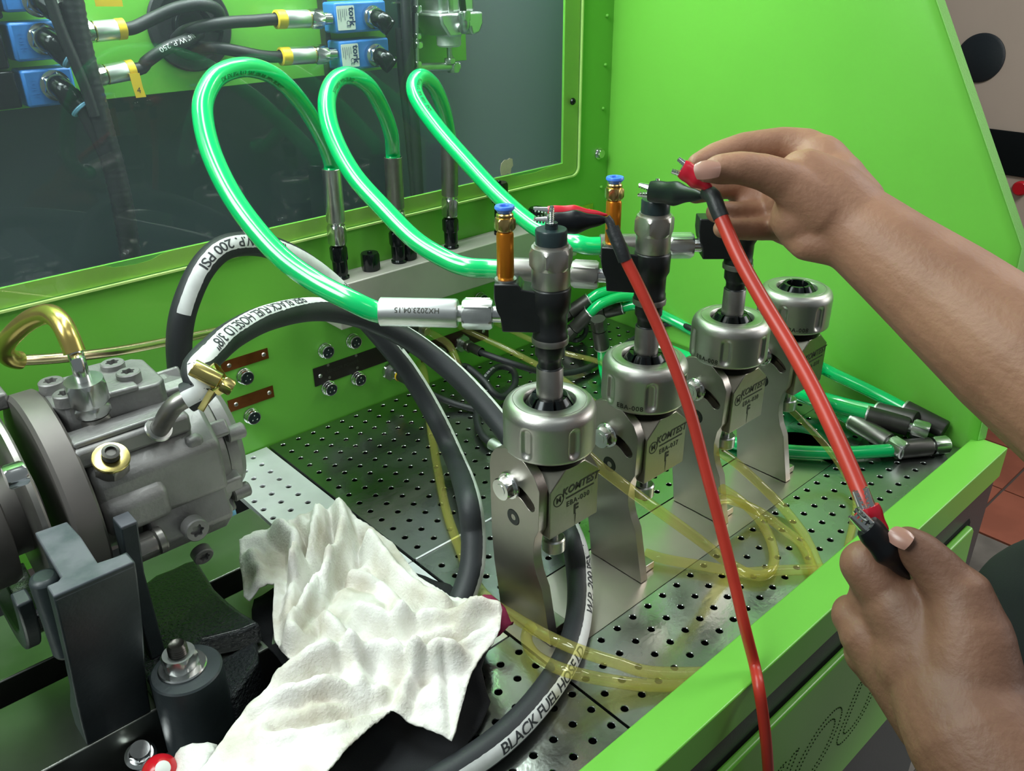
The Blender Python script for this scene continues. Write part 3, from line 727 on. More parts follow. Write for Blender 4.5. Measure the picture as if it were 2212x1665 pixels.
paths = [
    [(760, 650), (680, 608), (598, 546), (515, 445), (462, 345), (439, 260), (443, 205), (475, 160), (535, 145), (598, 168), (655, 228), (697, 300)],
    [(1040, 590), (1012, 577), (970, 563), (900, 521), (830, 452), (762, 375), (718, 290), (706, 222), (722, 176), (755, 163), (796, 186), (828, 240), (845, 290)],
    [(1300, 537), (1252, 527), (1205, 513), (1150, 485), (1080, 425), (1005, 345), (940, 270), (900, 210), (896, 178), (912, 166), (938, 188), (958, 235), (969, 285)]]
tops = [0.2786, 0.2800, 0.2790]; tpx = [(716, 365), (849, 340), (971, 316)]
GH = []
for i in range(3):
    AV = Vector((math.cos(ADS[i]), math.sin(ADS[i]), 0)); ax = Vector((STX[i], STY, .2462)); e_in = ax+AV*(.0385)
    # local tilt: follow the inlet axis
    d_out = -AV
    Ln, gp_, Lf = .0200, .0035, .0520
    h = thing('green_hose', labs[i], 'hose', ax+AV*.05, 'looped green hoses from manifold to injectors')
    q_in = e_in+AV*(Ln+gp_+Lf)
    hose_end(h, q_in, d_out, Lf, .0098, gp_, Ln, .0093, mats_f[i][0], mats_f[i][1])
    fx = FX[i]; zt = P(*tpx[i], Y=0.728).z; xt = P(*tpx[i], Y=0.728).x
    top = Vector((xt, 0.728, zt)); bot = Vector((fx, 0.728, mz+.036)); dv = (bot-top).normalized()
    Lt = (bot-top).length
    hose_end(h, top, dv, Lt*.70, .0092, .003, Lt*.30-.003, .0086, mats_f[i][2], mats_f[i][3])
    n = len(paths[i]); pts = [q_in-AV*.006, q_in+AV*.004]+([] if i == 0 else [q_in+AV*.010])
    c_ = CR.transposed() @ (q_in+AV*.008-CO); cum = 0; last = (CX-FP*c_.x/c_.z, CY+FP*c_.y/c_.z); seq = [last]+paths[i][(1 if i else 0):]+[tpx[i]]
    tot = sum(math.hypot(a[0]-b[0], a[1]-b[1]) for a, b in zip(seq, seq[1:]))
    for k, (px, py) in enumerate(paths[i]):
        if i and k == 0: continue
        cum += math.hypot(px-last[0], py-last[1]); last = (px, py); y = q_in.y+(0.728-q_in.y)*(cum/tot)**0.92
        pts.append(P(px, py, Y=y))
    pts += [top-dv*.006, top+dv*.004]
    sp = resample(spline(pts, 12), .004); r = .0075
    mb = MB(); F = mb.tube(sp, r, 20); tb = mb.build('hose_tube', 'green', h)
    GH.append((F, h, tb))
for (F, h, tb), (txt, fs, off) in zip(GH, (('DK EN 856 R13  SAE 100 R8  MIN BURST', .62, 1.0), ('3770PSI MIN BURST', .60, 1.0), ('SAE 100 R8 3770PSI', .58, 1.0))):
    L = F[-1][4]; af = facing(F, ramp((0, off), (1, off*.4)))
    wrap_letters(F, .0075, txt, .0050, L*fs, af, 'print_g', tb, t=1)
# date code on the first ferrule (reads upside down)
AV = Vector((math.cos(ADS[0]), math.sin(ADS[0]), 0)); h1 = GH[0][1]; ax = Vector((STX[0], STY, .2462)); q_in = ax+AV*(.0385+.0200+.0035+.0520)
Fs = frames([q_in-AV*.052*k/20 for k in range(21)])
f1 = [c for c in h1.children if c.name.startswith('ferrule')][0]
wrap_letters(Fs, .0098, 'HX2023.04.15', .0052, .026, facing(Fs, lambda x: -.15), 'etch', f1, t=-1)

# ================================================================== PUMP BED, FIXTURE, PUMP
MB().box((-0.25, 0.5655, -0.030), (0.2510, 0.6390, 0.010)).build('bed_rail', 'bed', label='rear ground steel bed rail under the pump, ending at the bright plate', cat='rail', group='pump bed rails', bevel=0.0012)
MB().box((-0.25, 0.4665, -0.030), (0.2510, 0.5395, 0.010)).build('bed_rail', 'bed', label='front ground steel bed rail under the pump clamp, disappearing below the rag', cat='rail', group='pump bed rails', bevel=0.0012)
AY, AZ = 0.5639, 0.1378          # pump axis
fx_ = thing('pump_clamp', 'dark slate cast iron pump clamp with worn flat jaws bolted to the bed', 'clamp', (0.09, 0.50, 0.01))
zt = 0.158
YZc = lambda x: Matrix(((0, 0, 1, x), (1, 0, 0, 0), (0, 1, 0, 0), (0, 0, 0, 1)))
TZ = lambda x, y: tuple(P(x, y, Z=zt).xy)
f0, f1 = P(115, 1290, Z=zt), P(286, 1211, Z=zt); b0 = P(99, 1266, Z=zt); yb = b0.y+.0005; yf = f0.y
# front jaw: a bowed cast slab, a web behind it that carries the round bore
op = [(0.4665, 0.0105), (0.4640, 0.030), (yf+.030, 0.060), (yf+.0165, 0.095), (yf+.0065, 0.130), (yf+.0015, 0.148), (yf, zt)]
ip = [(yb, zt), (yb+.004, 0.135), (yb+.013, 0.100), (yb+.026, 0.065), (0.4880, 0.030), (0.4900, 0.0105)]
n = len(op)+len(ip); pr = op+ip; vs = []
for xa, xb in ((0.0500, f0.x), (0.0915, f1.x+.001)): vs += [(xa+(xb-xa)*max(0, z-.01)/(zt-.01), y, z) for y, z in pr]
fs = [tuple(range(n-1, -1, -1)), tuple(range(n, 2*n))]+[(i, (i+1) % n, n+(i+1) % n, n+i) for i in range(n)]
MB().add(vs, fs).build('front_jaw', 'iron', fx_, 0.0012)
wb = [(yb-.001, zt-.0004), (AY-.0755*math.cos(math.asin((zt-AZ)/.0755)), zt-.0004)]+[(AY-.0755*math.cos(R(a)), AZ-.0755*math.sin(R(a))) for a in (-10, 0, 10, 20, 30, 40, 50, 60, 70, 80)]+[(0.5500, 0.0105), (0.4880, 0.0105), (0.4860, 0.034), (yb+.020, 0.070), (yb+.008, 0.105)]
MB().prism(wb, TZ(75, 1151)[0]+.001, TZ(214, 1213)[0]-.003, YZc(0)).build('jaw_web', 'iron', fx_, 0.0012)
tp = [(f0.x+.0003, yf+.0004), (f1.x, yf+.0004), (f1.x, yb-.002), (TZ(214, 1213)[0]-.001, yb+.0005), TZ(175, 1160), TZ(145, 1127), TZ(75, 1151), (TZ(134, 1242)[0]-.001, yb+.0015), (TZ(122, 1252)[0], yb-.001), (f0.x+.0003, yb-.001)]
MB().prism(tp, zt-.004, zt+.0004).build('jaw_top', 'iron_top', fx_, 0.0008)
jz = 0.150; q4 = [P(*q, Z=jz) for q in ((245, 1117), (283, 1101), (293, 1128), (262, 1148))]; jx0 = (q4[0].x+q4[3].x)/2; jx1 = (q4[1].x+q4[2].x)/2
MB().prism([(q4[2].y, jz), (q4[1].y, jz), (q4[1].y+.006, .12), (q4[1].y+.030, .075), (.535, .03), (.490, .03), (q4[2].y+.016, .10)], jx0, jx1, YZc(0)).build('side_jaw', 'iron', fx_, 0.0012)
MB().box((jx0+.0004, q4[2].y+.0004, jz-.002), (jx1-.0004, q4[1].y-.0004, jz+.0004)).build('jaw_top', 'iron_top', fx_, 0.0006)
# left lug + inner ring
MB().prism(arc((AY, AZ), .0750, 188, 300, 18)+arc((AY, AZ), .0880, 300, 188, 18), .0400, .0490, YZc(0)).build('inner_ring', 'iron', fx_, 0.0015)
MB().prism(arc((AY, AZ), .0760, 205, 300, 18)+arc((AY, AZ), .0820, 300, 205, 18), .0490, .0640, YZc(0)).build('bore_sleeve', 'crackle', fx_, 0.001)
lg = P(88, 1225, Z=.150); MB().prism(arc((lg.x, lg.y), .0085, 0, 360, 24)[:-1], .085, .1440).build('lug', 'iron', fx_, 0.003)
# cast base with crackle paint and two lobes, nut post
bt = [P(*q, Z=0.030).xy for q in ((335, 1240), (372, 1226), (400, 1212), (424, 1206), (442, 1235), (462, 1268), (492, 1296), (520, 1318))]
bt += [P(*q, Z=0.026).xy for q in ((566, 1354), (520, 1372), (440, 1390))]+[Vector((0.108, 0.462)), Vector((0.096, 0.468)), Vector((0.096, 0.56))]
MB().prism([(v.x, v.y) for v in bt], .0106, .0300).build('cast_base', 'crackle', fx_, 0.0035, seg=3)
bt2 = [Vector((0.1180, 0.4300)), Vector((0.134, 0.428)), Vector((0.1615, 0.4470)), Vector((0.1700, 0.4660)), Vector((0.100, 0.466))]
MB().prism([(v.x, v.y) for v in bt2], -.050, .0240).build('cast_foot', 'crackle', fx_, 0.003)

pc = (0.1125, 0.4405); pzt = .0540
q = fr((*pc, 0))
MB().lathe([(0, -.06), (.0235, -.06), (.0228, .01), (.0222, pzt-.0012), (.0212, pzt), (0, pzt)], q, 48).build('post', 'iron', fx_)
MB().prism([(0.098, 0.452), (0.128, 0.452), (0.134, 0.47), (0.094, 0.47)], -.01, .040).build('post_web', 'iron', fx_, 0.003)
MB().lathe([(0, pzt), (.0150, pzt), (.0152, pzt+.0010), (.0145, pzt+.0018), (0, pzt+.0018)], fr((pc[0]-.001, pc[1]+.003, 0)), 36).build('washer', 'chrome', fx_)
qn = fr((pc[0]-.0015, pc[1]+.003, 0))
MB().hexn(.0100, pzt+.0018, pzt+.0125, qn, hole=.006, a=.5).build('nut', 'zinc', fx_)
MB().lathe([(0, pzt+.004)]+[(.0062 if k % 2 else .0056, pzt+.004+k*.0008) for k in range(19)]+[(.0048, pzt+.0200), (.0040, pzt+.0195), (0, pzt+.0190)], qn, 28).build('stud', 'thread', fx_)

# ---- pump
pu = thing('fuel_pump', 'grey cast aluminium high pressure fuel pump with torx bolts and a large round flange', 'pump', (0.15, AY, 0.06))
AXQ = lambda x: fr((x, AY, AZ), (1, 0, 0), (0, 0, 1))
MB().lathe([(0, .0), (.0690, .0), (.0720, .0022), (.0720, .0162), (.0705, .0178), (0, .0178)], AXQ(.0828), 96).build('flange_disc', 'cast_w', pu)
# coupling side
cp = thing('drive_coupling', 'brown grey drive coupling with a thin disc at the far left of the pump', 'coupling', (0.04, AY, AZ))
MB().lathe([(0, -.09), (.0460, -.09), (.0460, -.018), (.0440, -.014), (.0300, -.012), (.0300, .010), (0, .010)], AXQ(.068), 72).build('hub', 'cast_w', cp)
MB().lathe([(.0300, 0), (.0640, 0), (.0700, .0018), (.0700, .0050), (.0690, .0064), (.0300, .0064)], AXQ(.0660), 96).build('thin_disc', 'steel_m', cp)
ab = AY-.055*math.cos(R(38)); az_ = AZ+.055*math.sin(R(38))
cb0 = P(56, 1018, X=.0655); MB().hexn(.0060, -.0105, 0.0, fr(cb0, (1, 0, 0))).build('coupling_bolt', 'chrome', cp)
MB().box((0.055, AY+.02, AZ+.060), (0.0840, AY+.055, AZ+.072)).build('key_lug', 'cast', cp, .002)
# main body: blended barrel + bosses, one casting
def barrel(r0, r1, x0, x1): return [(0, x0), (r0, x0), (r1, x1), (0, x1)]
bd = MB()
bd.lathe([(0, 0), (.0480, 0), (.0480, .012), (.0520, .020), (.0520, .060), (.0535, .066), (.0535, .085), (.0500, .093), (.0300, .098), (0, .098)], AXQ(.1004), 72)
bd.build('pump_body', 'cast', pu, 0.0008)
MB().prism([(AY-.060, AZ-.010), (AY-.060, AZ+.028), (AY-.040, AZ+.046), (AY+.02, AZ+.054), (AY+.03, AZ-.02), (AY-.03, AZ-.02)], .1030, .1860, YZc(0)).build('side_housing', 'cast', pu, 0.004, seg=3)
ib = MB()
ib.prism([(AY-.066, AZ-.010), (AY-.0665, AZ+.012), (AY-.030, AZ+.036), (AY-.02, AZ+.036), (AY-.02, AZ-.010)], .1030, .1440, YZc(0)).build('inlet_boss', 'cast', pu, 0.005, seg=3)
for a in range(0, 360, 45):
    c, s = math.cos(R(a+12)), math.sin(R(a+12))
    MB().box((.170, -.006, .047), (.1975, .006, .0580), Matrix.Translation((0, AY, AZ)) @ Matrix.Rotation(R(a+12), 4, 'X')).build('rib', 'cast', pu, 0.002)
MB().lathe([(0, .0), (.0440, .0), (.0440, .008), (.0400, .013), (0, .013)], AXQ(.1960), 64).build('end_cover', 'cast', pu)
for a in (10, 82, 154, 226, 298):
    MB().cyl(.0058, 0, .0135, fr((.1965, AY+.0475*math.cos(R(a)), AZ+.0475*math.sin(R(a))), (1, 0, 0)), 20, .001).build('cover_lug', 'cast', pu)
# head block on top
hz0, hz1 = AZ+.042, .2080
hb = [(0.1005, 0.548), (0.106, 0.538), (0.163, 0.532), (0.1685, 0.538), (0.1700, 0.578), (0.164, 0.585), (0.108, 0.588), (0.1010, 0.580)]
MB().prism(hb, hz0, hz1).build('head_block', 'cast', pu, 0.0016)
MB().prism([(0.126, 0.5335), (0.150, 0.5315), (0.150, 0.585), (0.126, 0.587)], hz1-.001, hz1+.0035).build('head_step', 'cast', pu, 0.0016)
MB().box((0.098, 0.512, AZ+.038), (0.172, 0.545, AZ+.052)).build('shoulder', 'cast', pu, 0.003)
MB().box((0.100, 0.515, AZ+.052), (0.165, 0.534, AZ+.056)).build('ledge', 'cast', pu, 0.0012)
def torx(x, y, z, d=(0, 0, 1), r=.0078, h=.0080, parent=pu, m='cast'):
    Q = fr((x, y, z), d); n = 48
    mb = MB().lathe([(r, 0), (r, h-.0008), (r-.0008, h), (r*.62, h)], Q, n)
    vs = []; st = []
    for lay, zz_ in ((0, h), (1, h-.0035)):
        for k in range(n):
            th = 2*PI*k/n; rr = r*.50*(1+.16*math.cos(6*th)); vs.append((rr*math.cos(th), rr*math.sin(th), zz_))
    for k in range(n): vs.append((r*.62*math.cos(2*PI*k/n), r*.62*math.sin(2*PI*k/n), h))
    fs = [(k, (k+1) % n, n+(k+1) % n, n+k) for k in range(n)]+[(2*n+k, 2*n+(k+1) % n, (k+1) % n, k) for k in range(n)]+[tuple(n+k for k in range(n))]
    mb.add(vs, fs, Q).build('torx_bolt', m, parent)
for px, py in ((110, 826), (142, 852), (277, 806), (243, 786)):
    p = P(px, py, Z=hz1+.006); torx(p.x, p.y, hz1-.0005)
# union nut + pipe stub
un = P(205, 905, Z=AZ+.055); ud = (P(180, 820, Y=un.y-.002)-un).normalized()
Q = fr(un, ud)
MB().hexn(.0098, -.002, .0040, Q, a=.2).cyl(.0080, .004, .0055, Q, 24).build('union_base', 'steel_m', pu)
MB().hexn(.0108, .0055, .0135, Q, a=.4).lathe([(.0112, .0130), (.0114, .0140)], Q, 24).hexn(.0116, .0135, .0300, Q, a=.4).build('union_nut', 'zinc', pu, ang=28)
# inlet stud with brass washer nut
sn = P(240, 1004, PL=((0, AY-.0600, 0), (0, 1, 0))); sd = Vector((.0, -.50, .86)).normalized()
Q = fr(sn-sd*.004, sd)
MB().hexn(.0098, 0, .0105, Q, a=.3).build('banjo_nut', 'steel_m', pu)
MB().lathe([(.0050, .0105), (.0108, .0105), (.0112, .0112), (.0112, .0125), (.0108, .0132), (.0062, .0140), (.0050, .0138)], Q, 40).build('banjo_washer', 'brass_y', pu)
MB().lathe([(0, .010)]+[((.0052 if k % 2 else .0046), .0120+k*.0009) for k in range(8)]+[(.0054, .0195), (.0034, .0200), (.0030, .0180), (0, .0180)], Q, 28).build('banjo_screw', 'steel_d', pu)
# lower valve block with torx bolts
lb = [(AY-.050, AZ-.046), (AY-.064, AZ-.030), (AY-.058, AZ-.006), (AY-.030, AZ-.004), (AY+.02, AZ-.03), (AY-.01, AZ-.055)]
MB().prism(lb, .1270, .1840, YZc(0)).build('valve_block', 'cast', pu, 0.0025)
MB().prism([(AY-.052, AZ-.012), (AY-.03, AZ+.006), (AY, AZ-.0), (AY, AZ-.03)], .1250, .1850, YZc(0)).build('seam_plate', 'cast', pu, 0.0012)
nrm = Vector((0, -.86, -.50))
a_ = P(415, 1135, PL=((0, AY-.0590, AZ-.035), (0, .86, .50))); torx(a_.x, a_.y, a_.z, (0, -.90, .05), .0082, .0090)
a_ = P(432, 1190, PL=((0, AY-.0520, AZ-.048), (0, .86, .50))); torx(a_.x, a_.y, a_.z, (0, -.95, -.25), .0074, .0070)
a_ = P(322, 1176, X=jx1+.008); MB().hexn(.0078, -.012, .004, fr(a_, (1, 0, 0))).cyl(.0092, .004, .010, fr(a_, (1, 0, 0)), 28, .001).build('clamp_screw', 'steel_m', pu)
MB().lathe([(.0040, -.001), (.0060, -.001), (.0064, .0015), (.0040, .0018)], fr(P(483, 1098, Y=AY-.044), (.3, -.4, .8)), 24).build('oval_port', 'cast', pu)
# outlet elbow
e0 = P(345, 925, PL=((0, AY-.052, 0), (0, 1, 0))); e2 = P(398, 862, Y=AY-.068)
ep = resample(spline([e0+Vector((-.004, .012, -.010)), e0, P(362, 895, Y=AY-.060), P(380, 873, Y=AY-.066), e2, e2+(e2-P(380, 873, Y=AY-.066)).normalized()*.012], 8), .003)
eo = MB(); eo.tube(ep, .0062, 20); eo.build('outlet_elbow', 'steel_m', pu)
MB().lathe([(.0060, 0), (.0085, 0), (.0092, .0008), (.0085, .0018), (.0060, .0018)], fr(e0-Vector((.0005, -.001, .0005)), (.2, -.75, .62)), 28).build('elbow_seat', 'zinc', pu)
MB().prism([(0.1640, 0.5060), (0.1760, 0.5060), (0.1760, 0.525), (0.1640, 0.525)], AZ+.012, AZ+.036).build('boss', 'cast', pu, 0.003)
# blue cap behind the pump foot
bc = P(496, 1104, Z=.006); MB().lathe([(0, .0), (.0055, .0), (.0052, .010), (.0040, .012), (0, .012)], fr((bc.x, bc.y, 0.0002)), 20).build('plastic_plug', 'cyan_r', label='small bright blue plastic plug on the plate behind the pump', cat='plug')

# ---- gold sleeved pressure pipe
gpz = un+ud*.028
gpts = [gpz, gpz+ud*.014]
for px, py, y in ((165, 770, .545), (146, 722, .552), (128, 692, .562), (104, 678, .575), (66, 690, .592), (28, 722, .612), (8, 752, .630), (26, 775, .640), (70, 777, .645), (160, 770, .650), (260, 757, .665), (360, 738, .685), (450, 719, .705), (520, 704, .720), (600, 690, .735)): gpts.append(P(px, py, Y=y))
gs = resample(spline(gpts, 10), .003); gL = sum((a-b).length for a, b in zip(gs, gs[1:]))
pp = thing('pressure_pipe', 'bent gold coloured steel pipe rising from the pump and running along the green panel', 'pipe', gpz)
i0 = next(i for i, p in enumerate(gs) if p.z > gpz.z+.016); i1_ = min(range(len(gs)), key=lambda i: (gs[i]-P(40, 777, Y=.641)).length)
mb = MB(); mb.tube(gs[:i0+2], .0048, 18); mb.build('bare_end', 'chrome', pp)
mb = MB(); mb.tube(gs[i0:i1_+2], .0066, 18); mb.build('gold_sleeve', 'gold', pp)
mb = MB(); mb.tube(gs[i1_:], .0040, 18); mb.build('steel_tube', 'tubegold', pp)

# ================================================================== BLACK FUEL HOSES with white print
def fuel_hose(name, label, pts, offs, segs, r=.0100, f0=0.0):
    sp = resample(spline(pts, 12), .004); L = sum((a-b).length for a, b in zip(sp, sp[1:]))
    h = thing(name, label, 'hose', sp[0], 'black printed fuel hoses')
    mb = MB(); F = mb.tube(sp, r, 24); tb = mb.build('hose_tube', 'fuel', h); L = F[-1][4]
    af = facing(F, offs); vs = []; fs = []; hw = .0056; n = int(L/.0022)
    for i in range(n+1):
        s = L*(f0+(1-f0)*i/n)
        e1 = hw+.0006*noise.noise(Vector((s*260, 3.1, 0)))+.0004*noise.noise(Vector((s*700, 1, 0))); e0_ = -hw+.0006*noise.noise(Vector((s*260, 9.1, 0)))
        for k in range(7): vs.append(on_tube(F, s, af, e0_+(e1-e0_)*k/6, r+.00012))
    for i in range(n):
        for k in range(6): fs.append((i*7+k, i*7+k+1, (i+1)*7+k+1, (i+1)*7+k))
    st = MB().add(vs, fs).build('print_stripe', 'stripe', h, label='white printed stripe')
    for txt, f, t in segs: wrap_letters(F, r, txt, .0112, L*f if f < 1 else f-1, af, 'print_k', st, t=t, bold=.012, lift=.0003, space=.92)
    return F, h
e3 = ep[-1]; ed = (ep[-1]-ep[-3]).normalized()
A = [e3-ed*.010, e3+ed*.002]
for px, py, y in ((425, 800, .500), (458, 760, .515), (510, 718, .540), (585, 684, .570), (680, 668, .600), (770, 682, .610), (860, 720, .605), (930, 765, .590), (1000, 825, .560), (1072, 905, .520), (1140, 1000, .475), (1195, 1085, .440)): A.append(P(px, py, Y=y))
for px, py, z in ((1236, 1165, .040), (1250, 1235, .022), (1252, 1310, .012), (1238, 1385, .0092), (1205, 1455, .0092), (1150, 1530, .0092), (1085, 1595, .0092), (1010, 1650, .0092), (930, 1700, .0092)): A.append(P(px, py, Z=z))
FA, hA = fuel_hose('fuel_hose', 'black fuel hose clamped to the pump outlet, looping under the first stand to the front', A, ramp((0, .1), (.10, -.45), (.20, -.95), (.28, -1.5), (.36, -1.75), (.46, -1.45), (.58, -1.45), (.68, -1.4), (.78, -1.0), (.9, -.65), (1, -.6)),
    [('BER BLACK FUEL HOSE I.D 3/8"', 1.112, -1), ('BLACK FUEL HOSE I.D', .885, -1), ('W.P. 200 PSI', .755, -1)])
B = []
for px, py, y in ((432, 912, .640), (398, 850, .640), (388, 780, .635), (388, 720, .630), (400, 660, .628), (430, 590, .630), (468, 545, .635), (510, 528, .640), (570, 530, .650), (640, 558, .660), (705, 604, .665), (770, 668, .655), (835, 742, .640), (890, 815, .625), (940, 900, .600), (982, 990, .560)): B.append(P(px, py, Y=y))
for px, py, z in ((1010, 1070, .070), (1022, 1150, .050), (1020, 1220, .032), (1005, 1275, .020), (980, 1330, .012), (950, 1370, .0095)): B.append(P(px, py, Z=z))
FB_, hB = fuel_hose('fuel_hose', 'black fuel hose arching up from behind the pump and down to the white rag', B, ramp((0, .2), (.16, .05), (.30, -.45), (.40, -.95), (.52, -1.4), (.8, -1.4), (1, -1.3)),
    [('I.D 3/8" W.P. 200 PSI', .235, -1), ('BLACK FUEL HOSE', .445, -1)], f0=.135)
MB().lathe([(.0096, -.005), (.0104, -.005), (.0104, .005), (.0096, .005)], fr(e3+ed*.010, ed), 32).build('clamp_band', 'brass', None) if False else None
clp = thing('hose_clamp', 'yellow zinc worm drive hose clamp on the pump outlet hose', 'clamp', e3+ed*.010)
Qc = fr(e3+ed*.012, ed, Vector((-.30, -.62, .55)))
MB().lathe([(.0090, -.0045), (.0099, -.0045), (.0099, .0045), (.0090, .0045), (.0090, -.0045)], Qc, 40).build('band', 'brass_y', clp)
wx = Qc @ Vector((.0128, 0, 0)); wd_ = (P(450, 836, PL=(wx, ray(400, 810)))-P(366, 792, PL=(wx, ray(400, 810)))).normalized()
Qw = fr(wx, wd_)
MB().lathe([(0, -.0125), (.0052, -.0125), (.0056, -.0118), (.0056, .0055), (.0048, .0062), (.0036, .0064), (.0036, .0080), (0, .0080)], Qw, 24).build('screw_housing', 'brass_y', clp)
MB().hexn(.0050, .0078, .0150, Qw).build('screw_head', 'brass_y', clp)
tl = Qc @ Vector((.006, -.0105, 0))
MB().box((-.0006, -.0040, -.008), (.0002, .0040, .006), fr(P(448, 862, PL=(wx, ray(400, 810))), wd_.cross(ray(400, 810)))).build('band_tail', 'brass_y', clp)

# ================================================================== BACK PANEL FITTINGS, CONNECTORS, LABEL PLATES
def socket(px, py, three=True):
    p = P(px, py, Y=YB-.009)
    o = thing('panel_socket', 'sock', 'socket', (p.x, YB, p.z)); Q = fr((p.x, YB, p.z), (0, -1, 0), (1, 0, 0))
    MB().lathe([(.0068, 0), (.0084, 0), (.0084, .0022), (.0078, .0026), (.0078, .0052), (.0074, .0056), (.0074, .0086), (.0068, .0092), (.0062, .0092), (.0060, .0070)], Q, 32).build('metal_shell', 'chrome', o)
    MB().lathe([(0, .0072), (.0060, .0072), (.0060, .0078), (0, .0078)], Q, 24).build('insert', 'black_pl', o)
    for a in (90, 215, 325): MB().cyl(.00075, .0076, .0100, Q @ Matrix.Translation((.0030*math.cos(R(a)), .0030*math.sin(R(a)), 0)), 10, .0003).build('pin', 'chrome', o)
    return o
def label_plate(quad, m, name, label, rivets, dz=.0008):
    pts = [P(*q, Y=YB) for q in quad]; x0 = (pts[0].x+pts[3].x)/2; x1 = (pts[1].x+pts[2].x)/2; z1 = (pts[0].z+pts[1].z)/2; z0 = (pts[2].z+pts[3].z)/2
    o = MB().prism([(x0, z0), (x1, z0), (x1, z1), (x0, z1)], .0002, .0002+dz, XZ(YB)).build('plate', m)
    TAG(o, label, 'label plate', 'label plates riveted to the back panel'); o.name = 'label_plate'
    for fx in rivets:
        Q = fr((x0+(x1-x0)*fx, YB-.001, (z0+z1)/2), (0, -1, 0))
        MB().lathe([(0, .0002), (.0008, .0002), (.0009, .0012), (.0016, .0012), (.0022, .0006), (.0024, 0)][::-1], Q, 20).build('rivet', 'zinc', o)
    return o, (x0, x1, z0, z1)
label_plate([(475, 786), (576, 748), (580, 772), (480, 806)], 'copper', 'label_plate', 'upper copper label plate left of the black plate', (.16, .90))
label_plate([(490, 866), (588, 832), (592, 856), (496, 890)], 'copper', 'label_plate', 'lower copper label plate beneath the upper copper one', (.16, .90))
lp, ext = label_plate([(675, 796), (880, 727), (884, 765), (680, 832)], 'plate_k', 'label_plate', 'long black label plate between four panel sockets', (.06, .94))
for x, z in ((.404, .068), (.404, .053), (.4395, .068), (.4395, .053)): MB().cyl(.0016, 0, .0003, fr((x, YB-.0011, z), (0, -1, 0)), 16).build('dot_print', 'steel_m', lp)
letters('SENSOR POWER', .0055, XZ(YB-.0011) @ Matrix.Translation((.4220, .0605, 0)), 'steel_d', lp)
label_plate([(905, 748), (1052, 690), (1056, 728), (912, 782)], 'plate_b', 'label_plate', 'dark brown label plate below the first hose ferrule', (.10, .92))
label_plate([(1150, 478), (1280, 434), (1280, 460), (1152, 505)], 'brass_y', 'label_plate', 'brass label plate in the corner beside the side wall', (.08, .93))
sl_ = [('upper panel socket between the two copper plates', 535, 817), ('lowest panel socket beneath the copper plates', 550, 903), ('upper left socket above the black label plate', 710, 761), ('upper right socket above the black label plate', 770, 740), ('lower left socket below the black label plate', 717, 842), ('lower right socket below the black label plate', 780, 821), ('small socket under the manifold beside the first injector', 1045, 648)]
for l, x, y in sl_: o = socket(x, y); o['label'] = l+', silver ring with pins'; o['group'] = 'round sockets on the back panel'
# bulkhead fittings with thin black test hoses and clear tubes
def bulkhead(px, py, label, m='zinc', stub=.012, r=.0058):
    p = P(px, py, Y=YB-.004); o = thing('bulkhead_fitting', label, 'fitting', (p.x, YB, p.z), 'fittings low on the back panel'); Q = fr((p.x, YB, p.z), (0, -1, 0))
    MB().hexn(r*1.75, .0004, .0048, Q, a=.3).build('nut', m, o); MB().cyl(r*.95, .0046, stub, Q, 20, .0006).build('stub', m, o)
    return Vector((p.x, YB-stub, p.z))
def thin_hose(label, start, pts, r=.0038, m='black_rb', Lf=.020, band=None, txt=None):
    d0 = Vector((0, -1, 0)); s0 = Vector(start)
    h = thing('test_hose', label, 'hose', s0, 'thin black hoses behind the stands')
    ferrule(s0+d0*(Lf+.006), -d0, Lf, .0058, h, 'steel_d'); MB().hexn(.0066, 0, .0068, fr(s0, d0), a=.2).build('swivel_nut', 'steel_m', h)
    if band: MB().lathe([(.0060, 0), (.0064, 0), (.0064, .003), (.0060, .003)], fr(s0+d0*.006, d0), 24).build('yellow_ring', 'yellow', h)
    sp = resample(spline([s0+d0*(Lf+.002), s0+d0*(Lf+.014)]+pts, 10), .004); mb = MB(); F = mb.tube(sp, r, 14); tb = mb.build('hose_tube', m, h)
    if txt:
        wrap_letters(F, r, txt, .0040, F[-1][4]*.55, facing(F, lambda x: .5), 'print_w', tb)
    return F, h
b1 = bulkhead(1000, 742, 'silver bulkhead fitting feeding the thin hose that sweeps to the second stand')
thin_hose('thin black hose sweeping from the panel past the first stand', b1, [P(1110, 786, Z=.030), P(1165, 802, Z=.018), P(1215, 806, Z=.010), P(1268, 795, Z=.007), P(1320, 765, Z=.008), P(1390, 720, Z=.012), P(1450, 698, Z=.025), P(1500, 712, Z=.03), P(1560, 740, Z=.02)], txt='3/16" W.P. 250')
b2 = bulkhead(950, 768, 'silver bulkhead fitting half hidden behind the upper fuel hose')
F2, h2 = thin_hose('thin black hose coiled into a small ring beside the first clamp nut', b2, [P(1010, 793, Z=.030), P(1045, 822, Z=.022), P(1068, 850, Z=.012), P(1090, 856, Z=.006), P(1112, 830, Z=.008), P(1108, 800, Z=.014), P(1078, 792, Z=.018), P(1050, 815, Z=.016), P(1036, 860, Z=.012), P(1030, 905, Z=.010), P(1042, 940, Z=.008), P(1062, 958, Z=.007)], r=.0040, txt='3/16" W.P. 250')
p_ = P(1062, 958, Z=.007); q_ = P(1110, 985, Z=.007); ferrule(p_, q_-p_, .030, .0062, h2, 'alusleeve')
b3 = bulkhead(846, 802, 'silver bulkhead fitting with a yellow ring under the long black label plate')
thin_hose('thin black hose with a yellow ring dropping behind the fuel hoses', b3, [P(905, 838, Z=.028), P(955, 862, Z=.012), P(1010, 880, Z=.005), P(1060, 890, Z=.005)], band=True)
b4 = bulkhead(1224, 672, 'small bulkhead fitting right of the first injector body', 'zinc', .010, .0042)
